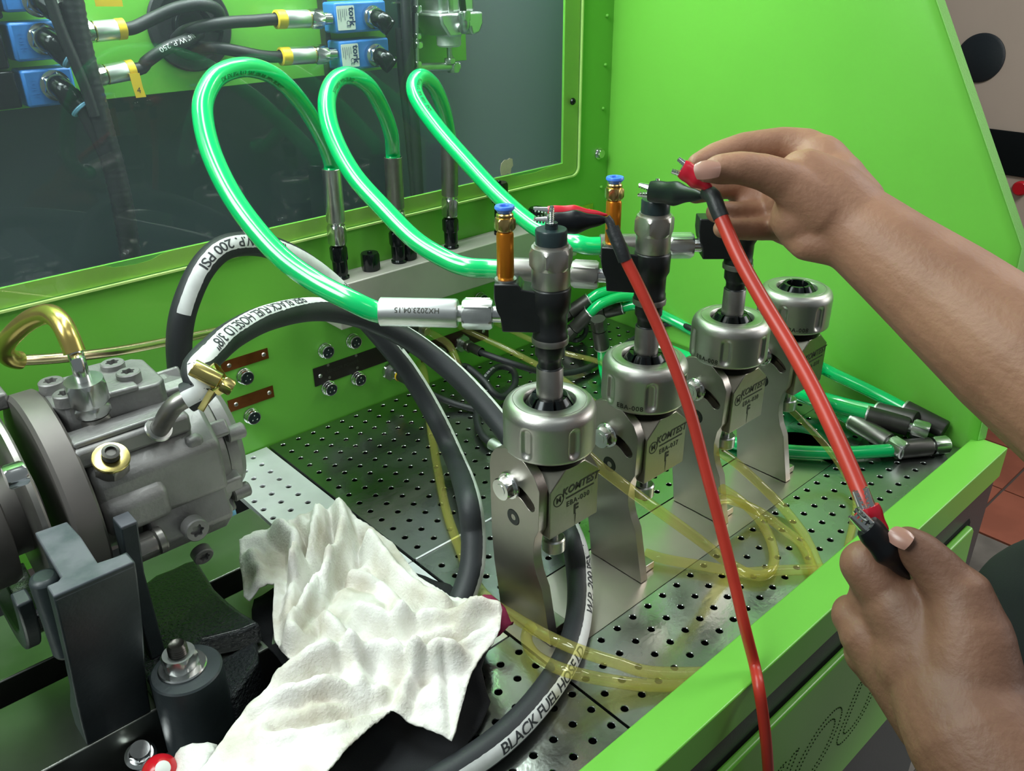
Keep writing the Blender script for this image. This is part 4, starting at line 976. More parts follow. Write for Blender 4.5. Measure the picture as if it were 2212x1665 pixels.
thin_hose('short thin black hose looping down behind the first injector', b4, [P(1250, 690, Z=.035), P(1266, 705, Z=.020), P(1262, 724, Z=.008), P(1245, 735, Z=.006), P(1225, 728, Z=.006)], r=.0034, Lf=.012)
b5 = bulkhead(915, 712, 'pale plastic fitting for the oil tube beneath the first ferrule', 'zinc', .012, .0050)
b6 = bulkhead(888, 708, 'dark bulkhead fitting tucked behind the first hose ferrule', 'steel_d', .012, .0058)

# ================================================================== CLEAR YELLOW OIL TUBES
def oil(label, pts, r=.0044):
    sp = resample(spline(pts, 12), .0035); mb = MB(); mb.tube(sp, r, 16)
    o = mb.build('oil_tube', 'oiltube', label=label, cat='tube', group='clear yellow oil tubes')
    return o
oil('clear yellow tube curving from the panel down between the two fuel hoses', [b5+Vector((0, .008, 0)), b5+Vector((0, -.006, 0)), P(970, 745, Z=.055), P(990, 790, Z=.035), P(998, 825, Z=.022), P(1040, 862, Z=.014), P(1078, 890, Z=.010), P(1105, 915, Z=.008), P(1125, 960, Z=.007)])
oil('clear yellow tube running over the plate from the panel to the front rail', [P(902, 780, Z=.03), P(915, 800, Z=.03), P(922, 850, Z=.018), P(930, 920, Z=.008), P(945, 1010, Z=.0055), P(965, 1105, Z=.0055), P(995, 1190, Z=.006), P(1025, 1255, Z=.010), P(1062, 1300, Z=.016), P(1120, 1338, Z=.020), P(1185, 1375, Z=.024), P(1255, 1406, Z=.0245), P(1330, 1430, Z=.016), P(1410, 1452, Z=.008), Vector((.405, .2300, .0044)), Vector((.425, .2180, .0044))])
oil('short clear yellow tube branching under the first stand towards the front rail', [P(1150, 1350, Z=.016), P(1138, 1368, Z=.010), P(1140, 1392, Z=.009), P(1160, 1418, Z=.012), P(1200, 1440, Z=.0245), P(1250, 1456, Z=.0255), P(1320, 1470, Z=.014), P(1400, 1480, Z=.007), Vector((.388, .2300, .0044)), Vector((.402, .2180, .0044))])
oil('clear yellow tube hanging from the first block and looping back by the front rail', [P(1270, 985, Y=.361), P(1300, 1012, Y=.350), P(1350, 1050, Y=.331), P(1390, 1080, Y=.322), P(1430, 1108, Y=.315), P(1510, 1166, Y=.301), P(1570, 1212, Z=.012), P(1620, 1240, Z=.006), P(1655, 1240, Z=.006), P(1672, 1212, Z=.006), P(1664, 1165, Z=.006), P(1635, 1115, Z=.010), P(1595, 1078, Z=.025), P(1560, 1055, Z=.040)])
oil('clear yellow tube from the third stand bending to the front rail', [P(1555, 975, Z=.070), P(1590, 1000, Z=.055), P(1640, 1045, Z=.025), P(1690, 1095, Z=.008), P(1730, 1145, Z=.006), P(1752, 1185, Z=.006), Vector((.556, .2380, .0044)), Vector((.560, .2180, .0044))])
oil('clear yellow tube sagging from the third block across the base plate', [P(1540, 1080, Z=.045), P(1580, 1080, Z=.030), P(1640, 1105, Z=.010), P(1695, 1145, Z=.006), P(1735, 1180, Z=.006), Vector((.547, .2380, .0044)), Vector((.549, .2180, .0044))])
oil('clear yellow tube lying flat before the second stand', [P(1395, 1195, Z=.006), P(1440, 1208, Z=.006), P(1520, 1222, Z=.0055), P(1600, 1236, Z=.0055), P(1680, 1232, Z=.0055), Vector((.572, .2300, .0044)), Vector((.592, .2180, .0044))])
oil('thin clear yellow tube from the rearmost stand to the rail corner', [P(1695, 872, Z=.060), P(1740, 915, Z=.045), P(1790, 970, Z=.028), P(1830, 1030, Z=.012), P(1850, 1085, Z=.006), P(1842, 1135, Z=.006), Vector((.592, .2350, .0044)), Vector((.592, .2180, .0044))], .0034)
oil('clear yellow tube stretched from the panel to behind the first injector', [P(985, 700, Y=.742), P(1005, 712, Y=.735), P(1070, 742, Y=.70), P(1135, 774, Y=.66), P(1200, 810, Y=.61), P(1260, 850, Y=.56), P(1310, 890, Z=.05)], .0036)
oil('second clear yellow tube stretched from the panel behind the first injector', [P(1060, 690, Y=.742), P(1080, 702, Y=.735), P(1150, 735, Y=.70), P(1220, 762, Y=.67), P(1290, 780, Y=.62), P(1350, 810, Z=.06)], .0034)
# ================================================================== GREEN TEST HOSES lying at the right
def gbundle(label, pts, start=None, end=None, r=.0068, txt=None, em='steel_m', endnut=True, fm='steel_d'):
    sp = resample(spline(pts, 12), .004)
    h = thing('green_test_hose', label, 'hose', sp[0], 'green hoses lying behind the stands')
    mb = MB(); F = mb.tube(sp, r, 18); tb = mb.build('hose_tube', 'green', h)
    if end:
        d = (sp[-1]-sp[-3]).normalized(); ferrule(sp[-1]-d*.004, d, end, .0098, h, em); Q = fr(sp[-1]-d*.004, d)
        MB().lathe([(.0080, .0005), (.0098, -.0004), (.0100, .0006), (.0098, .0016)], Q, 28).build('ferrule_lip', 'alusleeve', h)
        if endnut: MB().cyl(.0055, end-.001, end+.004, Q, 20).hexn(.0088, end+.003, end+.019, Q, a=.3).build('swivel_nut', 'zinc', h)
    if start:
        d = (sp[0]-sp[2]).normalized(); ferrule(sp[0]-d*.004, d, start, .0092, h, fm); Q = fr(sp[0]-d*.004, d)
        MB().lathe([(.0075, .0005), (.0092, -.0004), (.0096, .0006), (.0092, .0016)], Q, 28).build('ferrule_lip', 'alusleeve', h)
        MB().hexn(.0085, start+.001, start+.016, Q, a=.3).build('swivel_nut', 'steel_d', h)
    if txt: wrap_letters(F, r, txt, .0062, F[-1][4]*.80, facing(F, lambda x: .85), 'print_g', tb)
    return h
XW = XS-.012
gbundle('green hose leaning on the side wall, uppermost of the bundle', [P(1268, 650, Y=.700), P(1300, 632, Y=.690), P(1360, 622, Y=.680), P(1430, 630, Y=.66), P(1500, 652, Y=.63), P(1600, 700, Y=.57), P(1700, 755, X=XW-.02), P(1790, 802, X=XW-.006), P(1880, 845, X=XW-.002), P(1960, 886, X=XW)], .030, .045, txt='(3770PSI) MIN BURST', endnut=False, em='steel_d')
gbundle('green hose of the bundle ending behind the front one near the rail', [P(1270, 680, Y=.690), P(1300, 655, Y=.680), P(1360, 640, Y=.67), P(1440, 662, Y=.64), P(1520, 712, Y=.58), P(1620, 780, Y=.52), P(1720, 838, X=XW-.02), P(1810, 868, X=XW-.018), P(1902, 890, X=XW-.018)], .030, .042, em='steel_d', endnut=False)
gbundle('green hose of the bundle with dark ferrule between its neighbours', [P(1340, 665, Y=.68), P(1380, 660, Y=.66), P(1450, 690, Y=.62), P(1540, 740, Y=.56), P(1640, 805, Y=.50), P(1740, 855, Z=.030), P(1810, 878, Z=.028), P(1880, 898, Z=.026)], .025, .042, em='steel_d', endnut=True)
gbundle('green hose of the bundle nearest the camera, its hex nut lying on the plate', [P(1420, 745, Z=.02), P(1560, 800, Z=.02), P(1660, 836, Z=.020), P(1740, 858, Z=.020), P(1800, 884, Z=.018), P(1848, 912, Z=.016)], None, .046, em='steel_m')
gbundle('green hose lying flat behind the rearmost stand', [P(1500, 925, Z=.007), P(1560, 950, Z=.007), P(1640, 967, Z=.0075), P(1730, 976, Z=.0075), P(1820, 978, Z=.009), P(1900, 974, Z=.010), P(1945, 970, Z=.010)], None, .036, em='steel_d')
gbundle('short green hose dropping straight down behind the second clamp nut', [P(1300, 745, Z=.045), P(1302, 760, Z=.035), P(1304, 790, Z=.015), P(1315, 830, Z=.007), P(1345, 870, Z=.007)], .026, None)

# ================================================================== INSIDE THE CABINET (behind the acrylic)
def ppx(px, py, Y): return P(px, py, Y=Y)
YV = 0.815
def coil(quad, label, sticker=None, depth=.030, grp='blue valve coils behind the window'):
    """blue solenoid coil: front face corners given anticlockwise from top left"""
    a, b, c, d = [ppx(*q, YV) for q in quad]; x0 = (a.x+d.x)/2; x1 = (b.x+c.x)/2; z1 = (a.z+b.z)/2; z0 = (c.z+d.z)/2
    o = thing('solenoid_coil', label, 'valve', (x0, YV, z0), grp)
    body = MB().box((x0, YV, z0), (x1, YV+depth, z1)).build('coil_body', 'blue', o, 0.0022)
    return o, x0, x1, z0, z1
def elbow(o, px, py, ends, Yf, r=.0098, ring=None):
    p = ppx(px, py, Yf); Q = fr((p.x, Yf, p.z), (0, -1, 0))
    MB().lathe([(0, 0), (r*1.25, 0), (r*1.25, .0035), (0, .0035)], Q, 28).hexn(r*1.0, .0033, .0105, Q, a=.4).build('gland_nut', 'chrome', o)
    c = Vector((p.x, Yf-.011, p.z)); e1 = ppx(*ends, Yf-.020)
    sp = resample(spline([c+Vector((0, .004, 0)), c, c+Vector((0, -.006, 0))*.8+(e1-c)*.30, c+(e1-c)*.62, e1], 8), .0018)
    mb = MB(); mb.tube(sp, lambda s, f: r*(.88 if f < .55 else .98), 20); mb.build('elbow', 'black_gl', o)
    if ring:
        d = (sp[-1]-sp[-3]).normalized(); MB().lathe([(r*.4, 0), (r*.92, 0), (r*.95, .0012), (r*.85, .0030), (r*.4, .0030)], fr(sp[-1], d), 24).build('collar', ring, o)
    return sp[-1]
c0 = coil([(0, -60), (96, -64), (118, 22), (3, 28)], 'blue valve coil at the upper left edge of the window, cut by the picture')[0]
e_a = elbow(c0, 80, 2, (122, 22), YV-.001, ring='zinc')
c1 = coil([(17, 49), (128, 44), (150, 129), (36, 131)], 'blue valve coil upper left behind the window with light blue collar')[0]
e_b = elbow(c1, 92, 84, (150, 124), YV-.001, ring='cyan_r')
c2 = coil([(45, 151), (152, 146), (176, 226), (62, 230)], 'blue valve coil lower left behind the window, lowest of the left stack')[0]
e_c = elbow(c2, 118, 184, (172, 232), YV-.001, ring='cyan_r')
for t_, z in ((c1, 0), (c2, 0)): pass
for t_, cx, cy in ((c1, 36, 92), (c2, 64, 192)):
    p = ppx(cx, cy, YV); letters('tork', .0085, XZ(YV-.0002) @ Matrix.Translation((p.x+.004, p.z, 0)) @ Matrix.Rotation(R(-90), 4, 'Z'), 'blue', t_)
vb = thing('valve_block', 'black valve bodies stacked behind the left blue coils', 'valve block', (0.15, .84, .33))
for (xa, ya, xb, yb) in ((-60, 55, 22, 148), (-60, 160, 50, 232), (-60, -40, 8, 40)):
    a = ppx(xa, ya, YV+.004); b = ppx(xb, yb, YV+.004)
    MB().box((a.x-.02, YV+.002, b.z), (b.x, YV+.034, a.z)).build('valve_body', 'black_gl', vb, 0.002)
rc = [([(722, 3), (832, 3), (838, 68), (728, 70)], (803, 37), (843, 60), 'upper blue valve coil right behind the window with white sticker'),
      ([(732, 84), (838, 86), (845, 146), (738, 150)], (809, 119), (846, 143), 'lower blue valve coil right behind the window with white sticker')]
for quad, g, e, lab in rc:
    o, x0, x1, z0, z1 = coil(quad, lab); xs = x0+(x1-x0)*.36
    st = MB().prism(rrect(x0+.0014, z0+.0030, xs, z1-.0032, .0012, 3), .0002, .0006, XZ(YV)).build('sticker', 'white', o)
    mk = MB(); LX = XZ(YV-.0007)
    V, F_ = text2d('tork', .0100, .03); T1 = LX @ Matrix.Translation((xs-.0036, (z0+z1)/2+.001, 0)) @ Matrix.Rotation(R(-90), 4, 'Z'); mk.add([(x, y, .0001) for x, y in V], F_, T1)
    V, F_ = text2d('CE', .0060, .01); T1 = LX @ Matrix.Translation((xs-.0085, (z0+z1)/2-.006, 0)) @ Matrix.Rotation(R(-90), 4, 'Z'); mk.add([(x, y, .0001) for x, y in V], F_, T1)
    for k in range(5):
        xx = x0+.0030+k*.0024; L_ = (.010, .012, .008, .011, .007)[k]
        mk.box((xx, YV-.0008, z1-.006-L_), (xx+.0004, YV-.0007, z1-.006))
    mk.build('sticker_print', 'navy', st)
    elbow(o, *g, e, YV-.001, r=.0092)
# dark bracket columns right of the hoses
cb = thing('valve_bracket', 'dark brown bracket strip and black column beside the right blue coils', 'bracket', (.50, .845, .35))
a = ppx(693, 0, .84); b = ppx(722, 168, .84)
MB().box((a.x, .838, b.z), (b.x, .849, .86)).build('strip', 'steel_d', cb, 0.001)
a = ppx(842, 0, .835); b = ppx(890, 118, .835)
MB().box((a.x, .822, b.z), (b.x, .849, .86)).build('column', 'black_pl', cb, 0.001)
for k, (px, py) in enumerate(((846, 8), (866, 88))): 
    q = ppx(px, py, .8215); MB().box((q.x, .8195, q.z), (q.x+.015, .8218, q.z+.0016)).build('clip', 'zinc', cb)
# round grommet with four hydraulic hoses
gc = ppx(413, 56, .846); gr = (ppx(503, 50, .846)-ppx(322, 55, .846)).length/2
gm = thing('cable_grommet', 'large black round grommet on the green mounting plate with four hoses', 'grommet', gc)
MB().lathe([(0, .0), (gr*.99, .0), (gr, .002), (gr*.96, .004), (gr*.78, .004), (gr*.74, -.001), (0, -.0012)], fr(gc+Vector((0, .0036, 0)), (0, -1, 0)), 64).build('rim', 'black_rb', gm)
MB().prism(arc((gc.x, gc.z), gr*.45, 20, 190, 14)+arc((gc.x, gc.z), gr*.36, 190, 20, 14), 0, .010, XZ(gc.y+.002)).build('inner_lip', 'black_gl', gm, 0.001)
def hyd(label, endp, d2, mid, ymid, txt=None, tag=False):
    """endp: pixel where hose leaves the ferrule, d2: pixel of the far end of ferrule + nut"""
    Yh = .822; p = ppx(*endp, Yh); q = ppx(*d2, Yh); d = (q-p).normalized(); L = (q-p).length
    h = thing('hydraulic_hose', label, 'hose', p, 'hydraulic hoses behind the window')
    Q = fr(p, d)
    MB().lathe([(.0066, -.001), (.0088, 0), (.0088, L*.16), (.0066, L*.16)], Q, 28).build('yellow_band', 'yellow', h)
    MB().lathe([(.0068, L*.155), (.0084, L*.16), (.0086, L*.17), (.0086, L*.60), (.0078, L*.62), (0, L*.62)], Q, 28).build('ferrule', 'alusleeve', h)
    MB().lathe([(.0060, L*.60), (.0088, L*.605), (.0088, L*.625), (.0060, L*.63)], Q, 28).build('gold_ring', 'brass_y', h)
    MB().hexn(.0084, L*.64, L*.88, Q, a=.3).cyl(.0060, L*.86, L*1.05, Q, 20).build('swivel_nut', 'chrome', h)
    pts = [p+d*.004, p-d*.008]+[ppx(x, y, yy) for (x, y), yy in zip(mid, ymid)]
    sp = resample(spline(pts, 10), .003); mb = MB(); F = mb.tube(sp, .0056, 16); tb = mb.build('hose_tube', 'black_rb', h)
    if txt: wrap_letters(F, .0056, txt, .0062, F[-1][4]*.52, facing(F, lambda x: -.2), 'print_w', tb, t=-1)
    if tag:
        b = Q @ Vector((0, 0, L*.08))
        tg = MB().prism([(-.0045, -.002), (.0045, -.002), (.0050, -.014), (.0064, -.0225), (-.0026, -.0225), (-.0036, -.014)], .0002, .0008, XZ(Yh-.0088) @ Matrix.Translation((b.x, b.z, 0))).build('tag', 'yellow', h)
        letters(tag, .0072, XZ(Yh-.0097) @ Matrix.Translation((b.x+.001, b.z-.0165, 0)), 'print_k', tg)
hyd('upper left hydraulic hose behind the window, entering the grommet from the left', (268, 62), (160, 72), [(330, 40), (385, 17), (440, 10), (472, 26), (470, 60)], [.822, .818, .818, .828, .848])
hyd('upper right hydraulic hose behind the window, silver ferrule level', (596, 42), (708, 40), [(550, 45), (500, 48), (440, 56), (400, 68), (380, 85)], [.822, .82, .82, .828, .848])
hyd('lower right hydraulic hose behind the window, silver ferrule below the other', (606, 122), (718, 116), [(560, 120), (510, 110), (465, 103), (430, 102), (410, 95)], [.822, .82, .822, .835, .848])
hyd('lower left hydraulic hose behind the window with white print and hanging yellow tag', (288, 150), (190, 168), [(318, 132), (360, 104), (400, 88), (430, 72)], [.82, .815, .818, .848], '3/16" W.P. 250', '4')
p = ppx(237, 4, .80)
MB().prism([(-.012, -.003), (.010, -.004), (.0105, .014), (-.012, .016)], 0, .0006, XZ(.80) @ Matrix.Translation((p.x, p.z, 0))).build('yellow_tag', 'yellow', label='small yellow tag at the top edge above the left hydraulic hoses', cat='tag')
# cable loom
def loom(label, pix, Y, r, m='black_rb', rib=False):
    sp = resample(spline([ppx(x, y, Y) for x, y in pix], 12), .0025); mb = MB()
    mb.tube(sp, (lambda s, f: r*(1+.045*math.sin(s*2*PI/.006))) if rib else r, 18)
    return mb.build('cable_loom', m, label=label, cat='cable', group='black cables behind the window')
loom('thick black cable loom descending behind the window left of the hoses', [(150, -30), (170, 80), (198, 190), (225, 290), (248, 370), (266, 450), (280, 540), (290, 640)], .792, .0092, rib=True)
loom('thin black air tube beside the thick loom at the upper left', [(100, -25), (130, 60), (160, 130), (185, 190), (205, 250)], .786, .0045)
loom('thin black tube dropping from the lower left blue coil', [(172, 232), (192, 270), (216, 318), (238, 372), (252, 430)], .792, .0045)
loom('black cable dropping past the right blue coils', [(875, -30), (880, 90), (888, 200), (898, 300), (905, 420)], .815, .0060)
loom('second black cable beside the right blue coils', [(862, 60), (868, 150), (880, 260), (892, 380), (897, 440)], .825, .0050)
# filter regulator
fg = thing('air_filter', 'white and silver air filter regulator hanging behind the window on the right', 'filter', (.64, .82, .38))
fc = ppx(972, 60, .815); Qf = lambda z: fr((fc.x, .818, z))
zf = lambda y: ppx(972, y, .815).z
hw_ = (ppx(1018, 50, .815).x-ppx(926, 50, .815).x)/2
MB().box((fc.x-hw_*.82, .800, zf(28)), (fc.x+hw_*.82, .845, .50)).build('upper_housing', 'alusleeve', fg, 0.004)
MB().box((fc.x-hw_*.45, .7985, zf(26)), (fc.x-hw_*.22, .8005, .49)).box((fc.x+hw_*.05, .7985, zf(26)), (fc.x+hw_*.25, .8005, .49)).build('cooling_fin', 'zinc', fg, .0005, kind='stuff')
MB().prism([(-hw_, 0), (hw_, 0), (hw_*1.0, -.012), (hw_*.82, -.022), (hw_*.45, -.024), (hw_*.38, -.016), (hw_*.05, -.016), (-.02*hw_, -.024), (-hw_*.6, -.024), (-hw_*.95, -.010)], -.024, .026, XZ(.818) @ Matrix.Translation((fc.x, zf(26), 0))).build('body', 'alusleeve', fg, 0.0025)
MB().cyl(.0030, 0, .001, fr((ppx(982, 40, .79).x, .7938, ppx(982, 40, .79).z), (0, -1, 0)), 16).build('port_hole', 'tray', fg)
MB().lathe([(0, zf(101)), (.0120, zf(101)), (.0140, zf(97)), (.0142, zf(72)), (0, zf(72))], Qf(0), 40).build('bowl', 'white', fg)
MB().cyl(.0030, zf(132), zf(100), Qf(0), 16).hexn(.0058, zf(138), zf(126), Qf(0)).build('drain_fitting', 'zinc', fg)
el = ppx(1004, 55, .785); mb = MB(); mb.tube(resample(spline([ppx(1000, 26, .785), ppx(1003, 45, .785), el, ppx(1000, 62, .79)], 8), .002), .0060, 18); mb.hexn(.0064, -.004, .006, fr(ppx(1003, 36, .785), (0, 0, 1))); mb.build('elbow', 'zinc', fg)
mb = MB(); mb.tube(resample(spline([ppx(994, -30, .785), ppx(998, 0, .785), ppx(1001, 28, .785)], 8), .002), .0038, 14); mb.build('air_tube', 'black_gl', fg)
pl_ = thing('drain_pipe', 'silver pipework with small fittings below the air filter', 'pipe', ppx(900, 140, .82))
mb = MB(); mb.tube(resample([ppx(896, 146, .82), ppx(990, 143, .82)], .004), .0048, 18); mb.build('cross_pipe', 'zinc', pl_)
mb = MB(); mb.tube(resample([ppx(897, -5, .82), ppx(900, 146, .82)], .004), .0030, 14); mb.build('riser', 'zinc', pl_)
for y0, y1, r in ((12, 28, .0056), (72, 84, .0052), (90, 104, .0068), (132, 146, .0056)):
    MB().hexn(r, ppx(898, y1, .82).z, ppx(898, y0, .82).z, fr((ppx(899, y0, .82).x, .82, 0))).build('fitting', 'chrome', pl_)
MB().hexn(.0068, ppx(978, 156, .82).z, ppx(978, 136, .82).z, fr((ppx(979, 145, .82).x, .82, 0))).build('fitting', 'zinc', pl_)
mb = MB(); mb.tube([ppx(979, 138, .82), ppx(972, 120, .82)], .003, 12); mb.build('link', 'zinc', pl_)

# ================================================================== TEST LEADS with alligator clips
def jaw(tip, root, up, wr, th=.0007):
    """half-round sheet jaw tapering to the tip"""
    tip, root = Vector(tip), Vector(root); d = tip-root; L = d.length; Q = fr(root, d, up); n = 8; m = 7; vs = []; fs = []
    for lay in (0, 1):
        for i in range(m):
            f = i/(m-1); w = wr*(1-.50*f)-lay*th
            for k in range(n+1):
                a = R(-90+180*k/n); vs.append((w*.75*math.cos(a)-(.0 if lay == 0 else .0001), w*math.sin(a), L*f))
    N_ = m*(n+1)
    for i in range(m-1):
        for k in range(n):
            a = i*(n+1)+k; fs.append((a, a+1, a+n+2, a+n+1)); fs.append((N_+a+1, N_+a, N_+a+n+1, N_+a+n+2))
    for i in range(m-1):
        for k in (0, n): a = i*(n+1)+k; q = (a, a+n+1, N_+a+n+1, N_+a); fs.append(q if k == 0 else q[::-1])
    k0 = (m-1)*(n+1)
    for k in range(n): fs.append((k0+k, k0+k+1, N_+k0+k+1, N_+k0+k)); fs.append((k+1, k, N_+k, N_+k+1))
    mb = MB().add(vs, fs, Q)
    for k in range(4):
        f = .30+.18*k
        for s in (-1, 1): w = wr*(1-.50*f); mb.box((-.0012, s*w-.0004, L*f), (0, s*w+.0004, L*f+.0012), Q)
    return mb
def clip(parent, tip, mid, tail, boot, gap=.0035, wr=.0036, up=(0, 0, 1), rb=.0050, open_=1.0):
    tip, mid, tail = Vector(tip), Vector(mid), Vector(tail); d = (tip-mid).normalized(); u = Vector(up); u = (u-d*u.dot(d)).normalized()
    jaw(tip+u*gap*open_, mid+u*gap*.55, u, wr).build('jaw', 'chrome', parent); jaw(tip-u*gap*open_, mid-u*gap*.55, -u, wr).build('jaw', 'chrome', parent)
    MB().cyl(.0016, -wr, wr, fr(mid+d*.002, d.cross(u)), 12).build('rivet', 'zinc', parent)
    sp = resample(spline([mid+d*.003, mid.lerp(tail, .35), mid.lerp(tail, .7), tail], 8), .0018); L = sum((a-b).length for a, b in zip(sp, sp[1:])); F = frames(sp); n = 20; vs = []; fs = []
    side = d.cross(u).normalized()
    for p, T, N, B, s in F:
        f = s/F[-1][4]; env = .90+.16*math.sin(f*PI*1.3)-.62*max(0, f-.45)/.55+.05*math.sin(f*17)
        for k in range(n):
            a = 2*PI*k/n; vs.append(p+u*(rb*env*math.cos(a)*1.08)+side*(rb*env*math.sin(a)*.82))
    for i in range(len(F)-1):
        for k in range(n): fs.append((i*n+k, i*n+(k+1) % n, (i+1)*n+(k+1) % n, (i+1)*n+k))
    fs.append(tuple(range(n-1, -1, -1))); fs.append(tuple((len(F)-1)*n+k for k in range(n)))
    MB().add(vs, fs).build('boot', boot, parent)
def cable(parent, pts, r=.0058, name='red_sleeve', m='red', shr=None):
    sp = resample(spline(pts, 12), .004); mb = MB(); F = mb.tube(sp, r, 20); mb.build(name, m, parent); return F
# lead 1: clipped to the first injector, hanging over the front rail
dp = lambda x, y, D: P(x, y, D=D)
D1 = .556
l1 = thing('test_lead', 'red sleeved test lead clipped to the first injector and hanging over the rail', 'lead', dp(1318, 480, D1), 'red sleeved test leads')
clip(l1, dp(1157, 486, D1), dp(1192, 483, D1), dp(1318, 474, D1), 'boot_k', gap=.0036, up=(0, 0, 1), rb=.0068, wr=.0042)
clip(l1, dp(1152, 462, D1+.012), dp(1192, 462, D1+.012), dp(1312, 464, D1+.010), 'boot_r', gap=.0034, up=(0, 0, 1), rb=.0054, wr=.0040)
MB().cyl(.0016, 0, .004, fr(dp(1314, 473, D1), dp(1322, 478, D1)-dp(1314, 468, D1)), 12).build('wire_end', 'white', l1)
re_ = P(1636, 1452, Z=.0165); Dr = -(CR.transposed() @ (re_-CO)).z
def d1(y): return D1+(Dr-.004-D1)*max(0, (y-500))/952
cable(l1, [dp(1310, 470, D1), dp(1318, 480, D1), dp(1324, 500, D1), dp(1332, 520, D1)], .0028, 'inner_wire', 'shrink')
cable(l1, [dp(1322, 492, D1), dp(1330, 512, D1), dp(1342, 540, D1), dp(1350, 562, d1(562))], .0046, 'heat_shrink', 'shrink')
lp_ = [dp(1345, 545, D1), dp(1352, 562, d1(562))]+[dp(x, y, d1(y)) for x, y in ((1382, 622), (1424, 712), (1460, 800), (1494, 900), (1523, 1010), (1552, 1120), (1582, 1240), (1608, 1350))]
lp_ += [P(1629, 1432, Z=.0195), P(1639, 1484, Y=.2000), P(1649, 1550, Y=.1930), P(1658, 1640, Y=.1880), P(1664, 1760, Y=.186), P(1668, 1900, Y=.186)]
cable(l1, lp_, .0040)
# lead 2: held between both hands
D2 = .520
l2 = thing('test_lead', 'red sleeved test lead held by both hands, clips at each end', 'lead', dp(1540, 420, D2), 'red sleeved test leads')
clip(l2, dp(1380, 409, .585), dp(1412, 414, .581), dp(1528, 424, D2+.012), 'boot_k', gap=.0034, rb=.0070, wr=.0042)
clip(l2, dp(1458, 356, D2+.002), dp(1482, 368, D2+.002), dp(1542, 412, D2+.003), 'boot_r', gap=.0042, rb=.0056, up=(.3, -.3, .9))
cable(l2, [dp(1528, 416, D2+.008), dp(1540, 424, D2+.002), dp(1548, 446, D2), dp(1558, 470, D2-.001)], .0050, 'heat_shrink', 'shrink')
cable(l2, [dp(1554, 460, D2-.001), dp(1562, 480, D2-.002), dp(1598, 560, D2-.010), dp(1648, 650, D2-.020), dp(1702, 740, D2-.032), dp(1752, 830, D2-.046), dp(1796, 920, D2-.060), dp(1832, 1000, D2-.072), dp(1862, 1070, D2-.082), dp(1884, 1120, D2-.088), dp(1900, 1170, D2-.090), dp(1925, 1230, D2-.088), dp(1960, 1290, D2-.080)], .0045)
D3 = .424
clip(l2, dp(1858, 1056, D3), dp(1876, 1106, D3), dp(1905, 1215, D3+.006), 'boot_r', gap=.0026, rb=.0062, up=(.5, -.7, .2), wr=.0042)
clip(l2, dp(1844, 1106, D3-.012), dp(1882, 1146, D3-.012), dp(1965, 1250, D3+.000), 'boot_k', gap=.0024, rb=.0066, up=(.6, .2, .6), wr=.0040)

# ================================================================== PERSON: two bare forearms and hands, dark clothing
per = thing('person', 'person in dark clothes reaching in with both bare forearms, holding test clips', 'person', (0.95, -0.1, -0.85))
def px2m(px, D): return px*D/FP
def flesh(parts, name, m, vox=.0016, smooth=5):
    mb = MB()
    for a in parts:
        if a[0] == 'c':
            _, q0, r0, q1, r1 = a; mb.capsule(q0, r0, q1, r1)
        else: mb.ball(a[1], a[2], 20, a[3] if len(a) > 3 else (1, 1, 1))
    me = mb.mesh('flesh'); o = bpy.data.objects.new('flesh', me); COL.objects.link(o)
    rm = o.modifiers.new('r', 'REMESH'); rm.mode = 'VOXEL'; rm.voxel_size = vox; rm.use_smooth_shade = True
    sm = o.modifiers.new('s', 'SMOOTH'); sm.factor = .5; sm.iterations = smooth*3
    me2 = bpy.data.meshes.new_from_object(o.evaluated_get(bpy.context.evaluated_depsgraph_get()))
    bpy.data.objects.remove(o); bpy.data.meshes.remove(me)
    off = ROOT[per]
    me2.transform(Matrix.Translation(-off)); me2.polygons.foreach_set('use_smooth', [True]*len(me2.polygons)); me2.materials.clear(); me2.materials.append(mt[m])
    b = bpy.data.objects.new(name, me2); COL.objects.link(b); b.parent = per; ROOT[b] = off; return b
def chain(*js):
    """js: (px, py, depth, radius px)"""
    out = []
    for a, b in zip(js, js[1:]):
        out.append(('c', dp(*a[:3]), px2m(a[3], a[2]), dp(*b[:3]), px2m(b[3], b[2])))
    return out
def nail(q, n, along, w, l, parent):
    Q = fr(q, n, along); vs = []; fs = []; nu, nv = 8, 8
    for i in range(nu+1):
        for j in range(nv+1):
            u = (i/nu-.5)*2; v = (j/nv-.5)*2
            x = l*u*math.sqrt(1-.35*v*v); y = w*v*math.sqrt(1-.30*u*u); vs.append((x, y, -(v*v)*w*.42-(u*u)*l*.10))
    for i in range(nu):
        for j in range(nv): a = i*(nv+1)+j; fs.append((a, a+nv+1, a+nv+2, a+1))
    MB().add(vs, fs, Q).build('fingernail', 'nail', parent)
# ---- raised hand
up = []
up += chain((2560, 1050, .43, 190), (2360, 890, .455, 172), (2200, 770, .475, 150), (2040, 640, .500, 124), (1930, 555, .515, 104), (1850, 492, .527, 92))
up += chain((1850, 492, .527, 90), (1790, 430, .530, 84), (1740, 395, .532, 74))
up += chain((1840, 450, .540, 74), (1770, 350, .552, 60), (1742, 322, .556, 44))          # back of the hand to the index knuckle
up += chain((1830, 500, .545, 74), (1735, 440, .556, 66))
up += chain((1790, 522, .530, 52), (1745, 525, .532, 40), (1715, 505, .538, 34))          # heel of the palm
up += chain((1745, 320, .556, 42), (1690, 310, .560, 36), (1608, 316, .560, 31), (1545, 334, .556, 27), (1502, 352, .546, 20))   # index
up += chain((1780, 450, .524, 66), (1700, 392, .520, 46), (1650, 372, .516, 40), (1598, 362, .512, 36), (1552, 366, .510, 33), (1526, 372, .510, 24))  # thumb
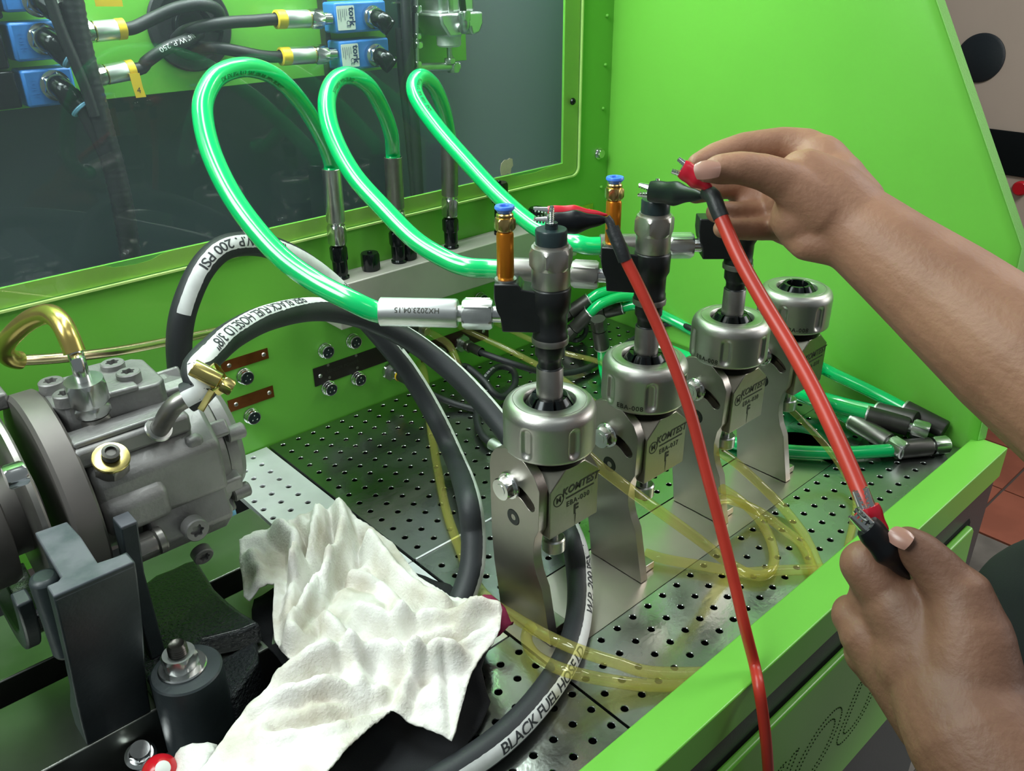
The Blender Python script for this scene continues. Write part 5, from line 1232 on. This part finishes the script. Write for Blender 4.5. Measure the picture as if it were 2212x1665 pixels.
up += chain((1740, 400, .572, 42), (1650, 395, .580, 30), (1560, 405, .566, 26), (1500, 420, .556, 21))   # middle, behind the clips
up += chain((1740, 440, .572, 42), (1672, 462, .572, 31), (1610, 462, .560, 27), (1548, 458, .546, 25))   # ring
up += chain((1735, 470, .566, 38), (1675, 492, .558, 28), (1612, 496, .546, 24), (1560, 494, .538, 22))   # little
up += [('b', dp(1720, 440, .560), px2m(74, .56)), ('b', dp(1800, 400, .545), px2m(72, .545))]
up += chain((1700, 430, .575, 44), (1690, 485, .566, 40), (1730, 500, .550, 42))
up += chain((1690, 420, .574, 52), (1612, 432, .574, 36))+[('b', dp(1722, 470, .534), px2m(58, .534))]
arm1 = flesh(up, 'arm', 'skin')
nail(dp(1528, 362, .4925), (CO-dp(1528, 362, .5)).normalized()+Vector((0, 0, .55)), dp(1500, 364, .5)-dp(1540, 362, .5), .0060, .0078, arm1)
# ---- lower hand
lo = []
lo += chain((2330, 1900, .375, 190), (2215, 1740, .385, 172), (2110, 1590, .400, 150), (2075, 1530, .408, 138))
lo += chain((2085, 1540, .412, 140), (2020, 1410, .425, 120), (1950, 1320, .432, 84))     # back of the hand towards the index knuckle
lo += chain((2040, 1530, .425, 120), (1930, 1420, .440, 84), (1875, 1370, .445, 62))     # outer metacarpals
lo += chain((2090, 1500, .408, 124), (2090, 1380, .408, 96), (2075, 1290, .410, 70))     # thumb ball
lo += [('b', dp(2000, 1420, .428), px2m(120, .42))]
lo += chain((2080, 1300, .410, 66), (2020, 1225, .414, 52), (1985, 1190, .416, 46), (1962, 1172, .416, 38))      # thumb
lo += chain((1950, 1320, .434, 66), (1895, 1252, .436, 58), (1868, 1218, .438, 53), (1866, 1222, .450, 48), (1900, 1240, .462, 36), (1935, 1262, .462, 30))   # index curled
lo += chain((1880, 1372, .446, 58), (1838, 1332, .452, 42), (1836, 1320, .462, 38), (1872, 1340, .475, 34), (1910, 1370, .478, 28))    # middle knuckle
lo += chain((1905, 1440, .450, 58), (1866, 1405, .462, 40), (1868, 1400, .472, 36), (1905, 1420, .482, 32), (1940, 1440, .484, 27))
lo += chain((1950, 1500, .450, 58), (1905, 1470, .466, 36), (1910, 1465, .476, 32), (1945, 1480, .484, 28), (1970, 1495, .484, 24))
lo += [('b', dp(1890, 1300, .446), px2m(58, .446)), ('b', dp(1880, 1410, .450), px2m(56, .45))]
arm2 = flesh(lo, 'arm', 'skin_shade')
nail(dp(1945, 1158, .4075), (CO-dp(1945, 1158, .41)).normalized()+Vector((-.25, .1, .75)), dp(1936, 1148, .41)-dp(1975, 1180, .41), .0050, .0056, arm2)
# ---- clothing: trunk and sleeves
sh = flesh([('c', dp(2420, 1480, .62), .120, dp(2520, 1750, .62), .15), ('c', dp(2440, 1400, .64), .090, dp(2560, 1300, .72), .10), ('c', dp(2330, 1420, .64), .075, dp(2360, 1800, .62), .11),
            ('c', dp(2520, 1060, .46), .060, dp(2760, 1250, .52), .09), ('c', dp(2560, 1300, .70), .10, dp(2760, 1250, .54), .09), ('c', dp(2330, 1880, .385), .045, dp(2480, 1900, .50), .07), ('c', dp(2480, 1900, .50), .08, dp(2540, 1700, .62), .12)], 'shirt', 'shirt', vox=.006, smooth=8)
sh['label'] = 'dark green clothing'

# ================================================================== RAG, BLACK GLOVE CLOTH, SMALL THINGS
def cloth(name, label, cat, outline, hfun, m, step=.0035, thick=.0012, group=None):
    """outline: (px, py, z) boundary points; hfun(x, y, z) gives the draped height"""
    pts3 = [P(px, py, Z=z) for px, py, z in outline]
    n = len(pts3); dense = []
    for i in range(n):
        a, b = pts3[i], pts3[(i+1) % n]; k = max(1, int((a-b).length/step))
        dense += [a.lerp(b, j/k) for j in range(k)]
    V = [Vector((p.x, p.y)) for p in dense]; nb = len(V)
    def inside(p):
        c = False
        for i in range(nb):
            a, b = V[i], V[i-1]
            if (a.y > p.y) != (b.y > p.y) and p.x < (b.x-a.x)*(p.y-a.y)/(b.y-a.y)+a.x: c = not c
        return c
    x0, x1 = min(v.x for v in V), max(v.x for v in V); y0, y1 = min(v.y for v in V), max(v.y for v in V)
    ins = []
    yy = y0; row = 0
    while yy < y1:
        xx = x0+(step/2 if row % 2 else 0)
        while xx < x1:
            p = Vector((xx, yy))
            if inside(p) and min((p-q).length_squared for q in V) > (step*.6)**2: ins.append(p)
            xx += step
        yy += step*.87; row += 1
    allp = V+ins
    r = delaunay_2d_cdt(allp, [(i, (i+1) % nb) for i in range(nb)], [], 1, 1e-7)
    def base(p):
        sw = sz = 0
        for q in dense[::3]:
            w = 1/((q.x-p.x)**2+(q.y-p.y)**2+1e-6)**1.6; sw += w; sz += w*q.z
        return sz/sw
    vs = [(p.x, p.y, hfun(p.x, p.y, base(p))) for p in r[0]]
    F_ = [tuple(f) for f in r[2]]
    o = MB().add(vs, F_).build(name, m, label=label, cat=cat, group=group, ang=180)
    sd = o.modifiers.new('thickness', 'SOLIDIFY'); sd.thickness = thick; sd.offset = 1
    return o
FOLDS = [([(600, 1150), (640, 1180), (640, 1260), (625, 1330), (622, 1400)], .010, .007), ([(735, 1095), (745, 1140), (730, 1200), (690, 1260), (660, 1330), (640, 1400)], .013, .008), ([(690, 1110), (690, 1150), (670, 1200), (640, 1250)], .011, .007),
         ([(640, 1130), (665, 1165), (655, 1220)], -.008, .005), ([(800, 1150), (840, 1200), (900, 1260), (960, 1300)], .009, .010), ([(760, 1230), (820, 1240), (860, 1280), (870, 1340)], .006, .007), ([(700, 1230), (680, 1300), (650, 1380)], -.007, .005),
         ([(780, 1330), (860, 1345), (930, 1330), (1020, 1330), (1078, 1320)], .009, .008), ([(880, 1400), (960, 1380), (1040, 1350)], -.008, .006), ([(620, 1480), (720, 1420), (820, 1400), (900, 1420), (990, 1410)], .008, .009), ([(560, 1560), (700, 1500), (820, 1480)], .006, .008),
         ([(900, 1420), (870, 1480), (850, 1540)], .006, .006), ([(960, 1420), (970, 1500), (975, 1580)], -.004, .005), ([(600, 1600), (720, 1560), (800, 1520)], -.005, .007), ([(540, 1190), (560, 1230), (555, 1290)], .006, .008), ([(700, 1340), (760, 1400), (780, 1470)], .006, .007)]
FW = [([P(x, y, Z=.045).xy for x, y in pl], a, w) for pl, a, w in FOLDS]
def dseg(p, a, b):
    ab = b-a; t = max(0, min(1, (p-a).dot(ab)/max(1e-9, ab.length_squared))); return (p-a-ab*t).length
def hrag(x, y, z):
    p = Vector((x, y)); h = z
    for pl, a, w in FW:
        d = min(dseg(p, pl[i], pl[i+1]) for i in range(len(pl)-1)); w_ = w*.62; h += a*1.5*(math.exp(-(d/w_)**2)-.40*math.exp(-((d-2.1*w_)/w_)**2))
    v = Vector((x*28, y*28, 1.3))
    e = min(dseg(p, RE[i-1], RE[i]) for i in range(len(RE))); k_ = .25+.75*min(1, e/.016)
    h = z+(h-z)*k_; w1 = .5+.5*noise.noise(Vector((x*9, y*9, 5))); u_ = x*.8+y*.6; q_ = -x*.6+y*.8
    rd = lambda t: (1-abs(t)*2.2)
    h += k_*(.0028*noise.noise(v*.8)+.0030*rd(noise.noise(Vector((u_*26, q_*60, 1))))*w1+.0030*rd(noise.noise(Vector((u_*64, q_*24, 8))))*(1-w1)+.0011*rd(noise.noise(Vector((x*110, y*95, 3))))+.0005*noise.noise(v*12))
    return h
RAG = [(518, 1168, .040), (548, 1152, .044), (590, 1140, .046), (628, 1126, .046), (665, 1108, .046), (690, 1100, .048), (716, 1090, .046), (740, 1088, .044), (775, 1122, .036), (815, 1150, .030), (848, 1172, .028), (885, 1222, .028), (905, 1246, .026), (940, 1268, .028), (975, 1290, .034),
       (1010, 1294, .040), (1045, 1298, .044), (1072, 1302, .048), (1084, 1318, .050), (1080, 1360, .048), (1066, 1390, .044), (1035, 1425, .040), (1018, 1455, .036), (1005, 1500, .032), (985, 1580, .028), (976, 1600, .026), (930, 1580, .028), (890, 1565, .032), (845, 1538, .036),
       (800, 1572, .044), (745, 1625, .050), (700, 1680, .054), (560, 1690, .056), (425, 1680, .052), (455, 1640, .054), (482, 1600, .056), (510, 1558, .056), (560, 1502, .056), (600, 1452, .054), (628, 1422, .050), (610, 1405, .046), (592, 1380, .044), (588, 1330, .042), (590, 1290, .044), (592, 1258, .044), (575, 1268, .038), (556, 1285, .034), (540, 1300, .032), (527, 1290, .032), (524, 1250, .034), (518, 1215, .038)]
RE = [P(x, y, Z=z).xy for x, y, z in RAG]
cloth('cleaning_rag', 'crumpled dirty white cotton rag lying between pump clamp and plates', 'cloth', RAG, hrag, 'rag', .0021)
def hblack(x, y, z):
    v = Vector((x*22, y*22, 7.7)); return z+.006*noise.noise(v)+.003*noise.noise(v*2.7)
BLK = [(548, 1292, .016), (600, 1262, .016), (700, 1240, .012), (820, 1225, .010), (935, 1255, .006), (965, 1262, .006), (1000, 1285, .012), (1030, 1300, .020), (1060, 1350, .022), (1062, 1395, .020), (1040, 1440, .014), (1048, 1480, .010), (1060, 1515, .006), (1040, 1560, .006), (1012, 1600, .006), (1000, 1625, .008), (990, 1690, .010), (830, 1720, .014), (700, 1720, .014), (640, 1640, .016), (600, 1560, .014), (640, 1480, .012), (600, 1420, .010), (565, 1390, .006), (545, 1340, .010)]
cloth('work_glove', 'black knitted cloth glove crumpled beneath the white rag', 'glove', BLK, hblack, 'blackcloth', .006, .002)
MG = [(1022, 1296, .026), (1040, 1287, .030), (1062, 1290, .034), (1085, 1304, .032), (1100, 1335, .026), (1108, 1352, .018), (1100, 1372, .012), (1080, 1384, .010), (1060, 1380, .014), (1045, 1340, .024)]
cloth('glove_cuff', 'magenta knitted cuff peeping out beside the rag tip', 'glove', MG, lambda x, y, z: z+.003*noise.noise(Vector((x*60, y*60, 2))), 'magenta', .004, .0025)
SR = [(365, 1648, .030), (395, 1625, .034), (430, 1612, .036), (470, 1612, .036), (450, 1650, .040), (430, 1690, .040), (380, 1700, .034)]
cloth('cleaning_rag', 'small beige rag corner beside the red knob at the bottom edge', 'cloth', SR, lambda x, y, z: z+.005*noise.noise(Vector((x*60, y*60, 4)))+.003*noise.noise(Vector((x*140, y*140, 4))), 'rag', .003)
rk = P(346, 1668, Z=.030); kb = thing('round_knob', 'small red ball knob with a white patch at the bottom edge', 'knob', (rk.x, rk.y, .0))
MB().ball((rk.x, rk.y, .030), .0105, 28).build('ball', 'redcap', kb)
dk = (CO-Vector((rk.x, rk.y, .030))).normalized(); dk = (dk+Vector((.25, -.1, .35))).normalized()
MB().lathe([(0, .0108)]+[(.0108*math.sin(R(a)), .0108*math.cos(R(a))) for a in (8, 16, 24)]+[(.0040, .0094)], fr((rk.x, rk.y, .030), dk), 24).build('white_patch', 'white', kb)
MB().cyl(.0045, -.02, .024, fr((rk.x, rk.y, 0)), 16).build('stem', 'steel_d', kb)
bq = P(300, 1618, Z=-.004)
hb2 = thing('bed_bolt', 'bright hex bolt with washer in the dark gap before the bed rail', 'bolt', (bq.x, bq.y, -.02))
Q = fr((bq.x, bq.y, -.010), (0, -.35, 1))
MB().lathe([(0, 0), (.0095, 0), (.0100, .0012), (.0080, .0030), (0, .0030)], Q, 28).build('washer', 'chrome', hb2); MB().hexn(.0062, .003, .0095, Q).build('head', 'chrome', hb2)
MB().box((0.04, 0.37, -.045), (0.105, 0.45, -.0115)).build('base_casting', 'crackle', label='black cast base of the bed in the dark lower left corner', cat='casting', bevel=.004)
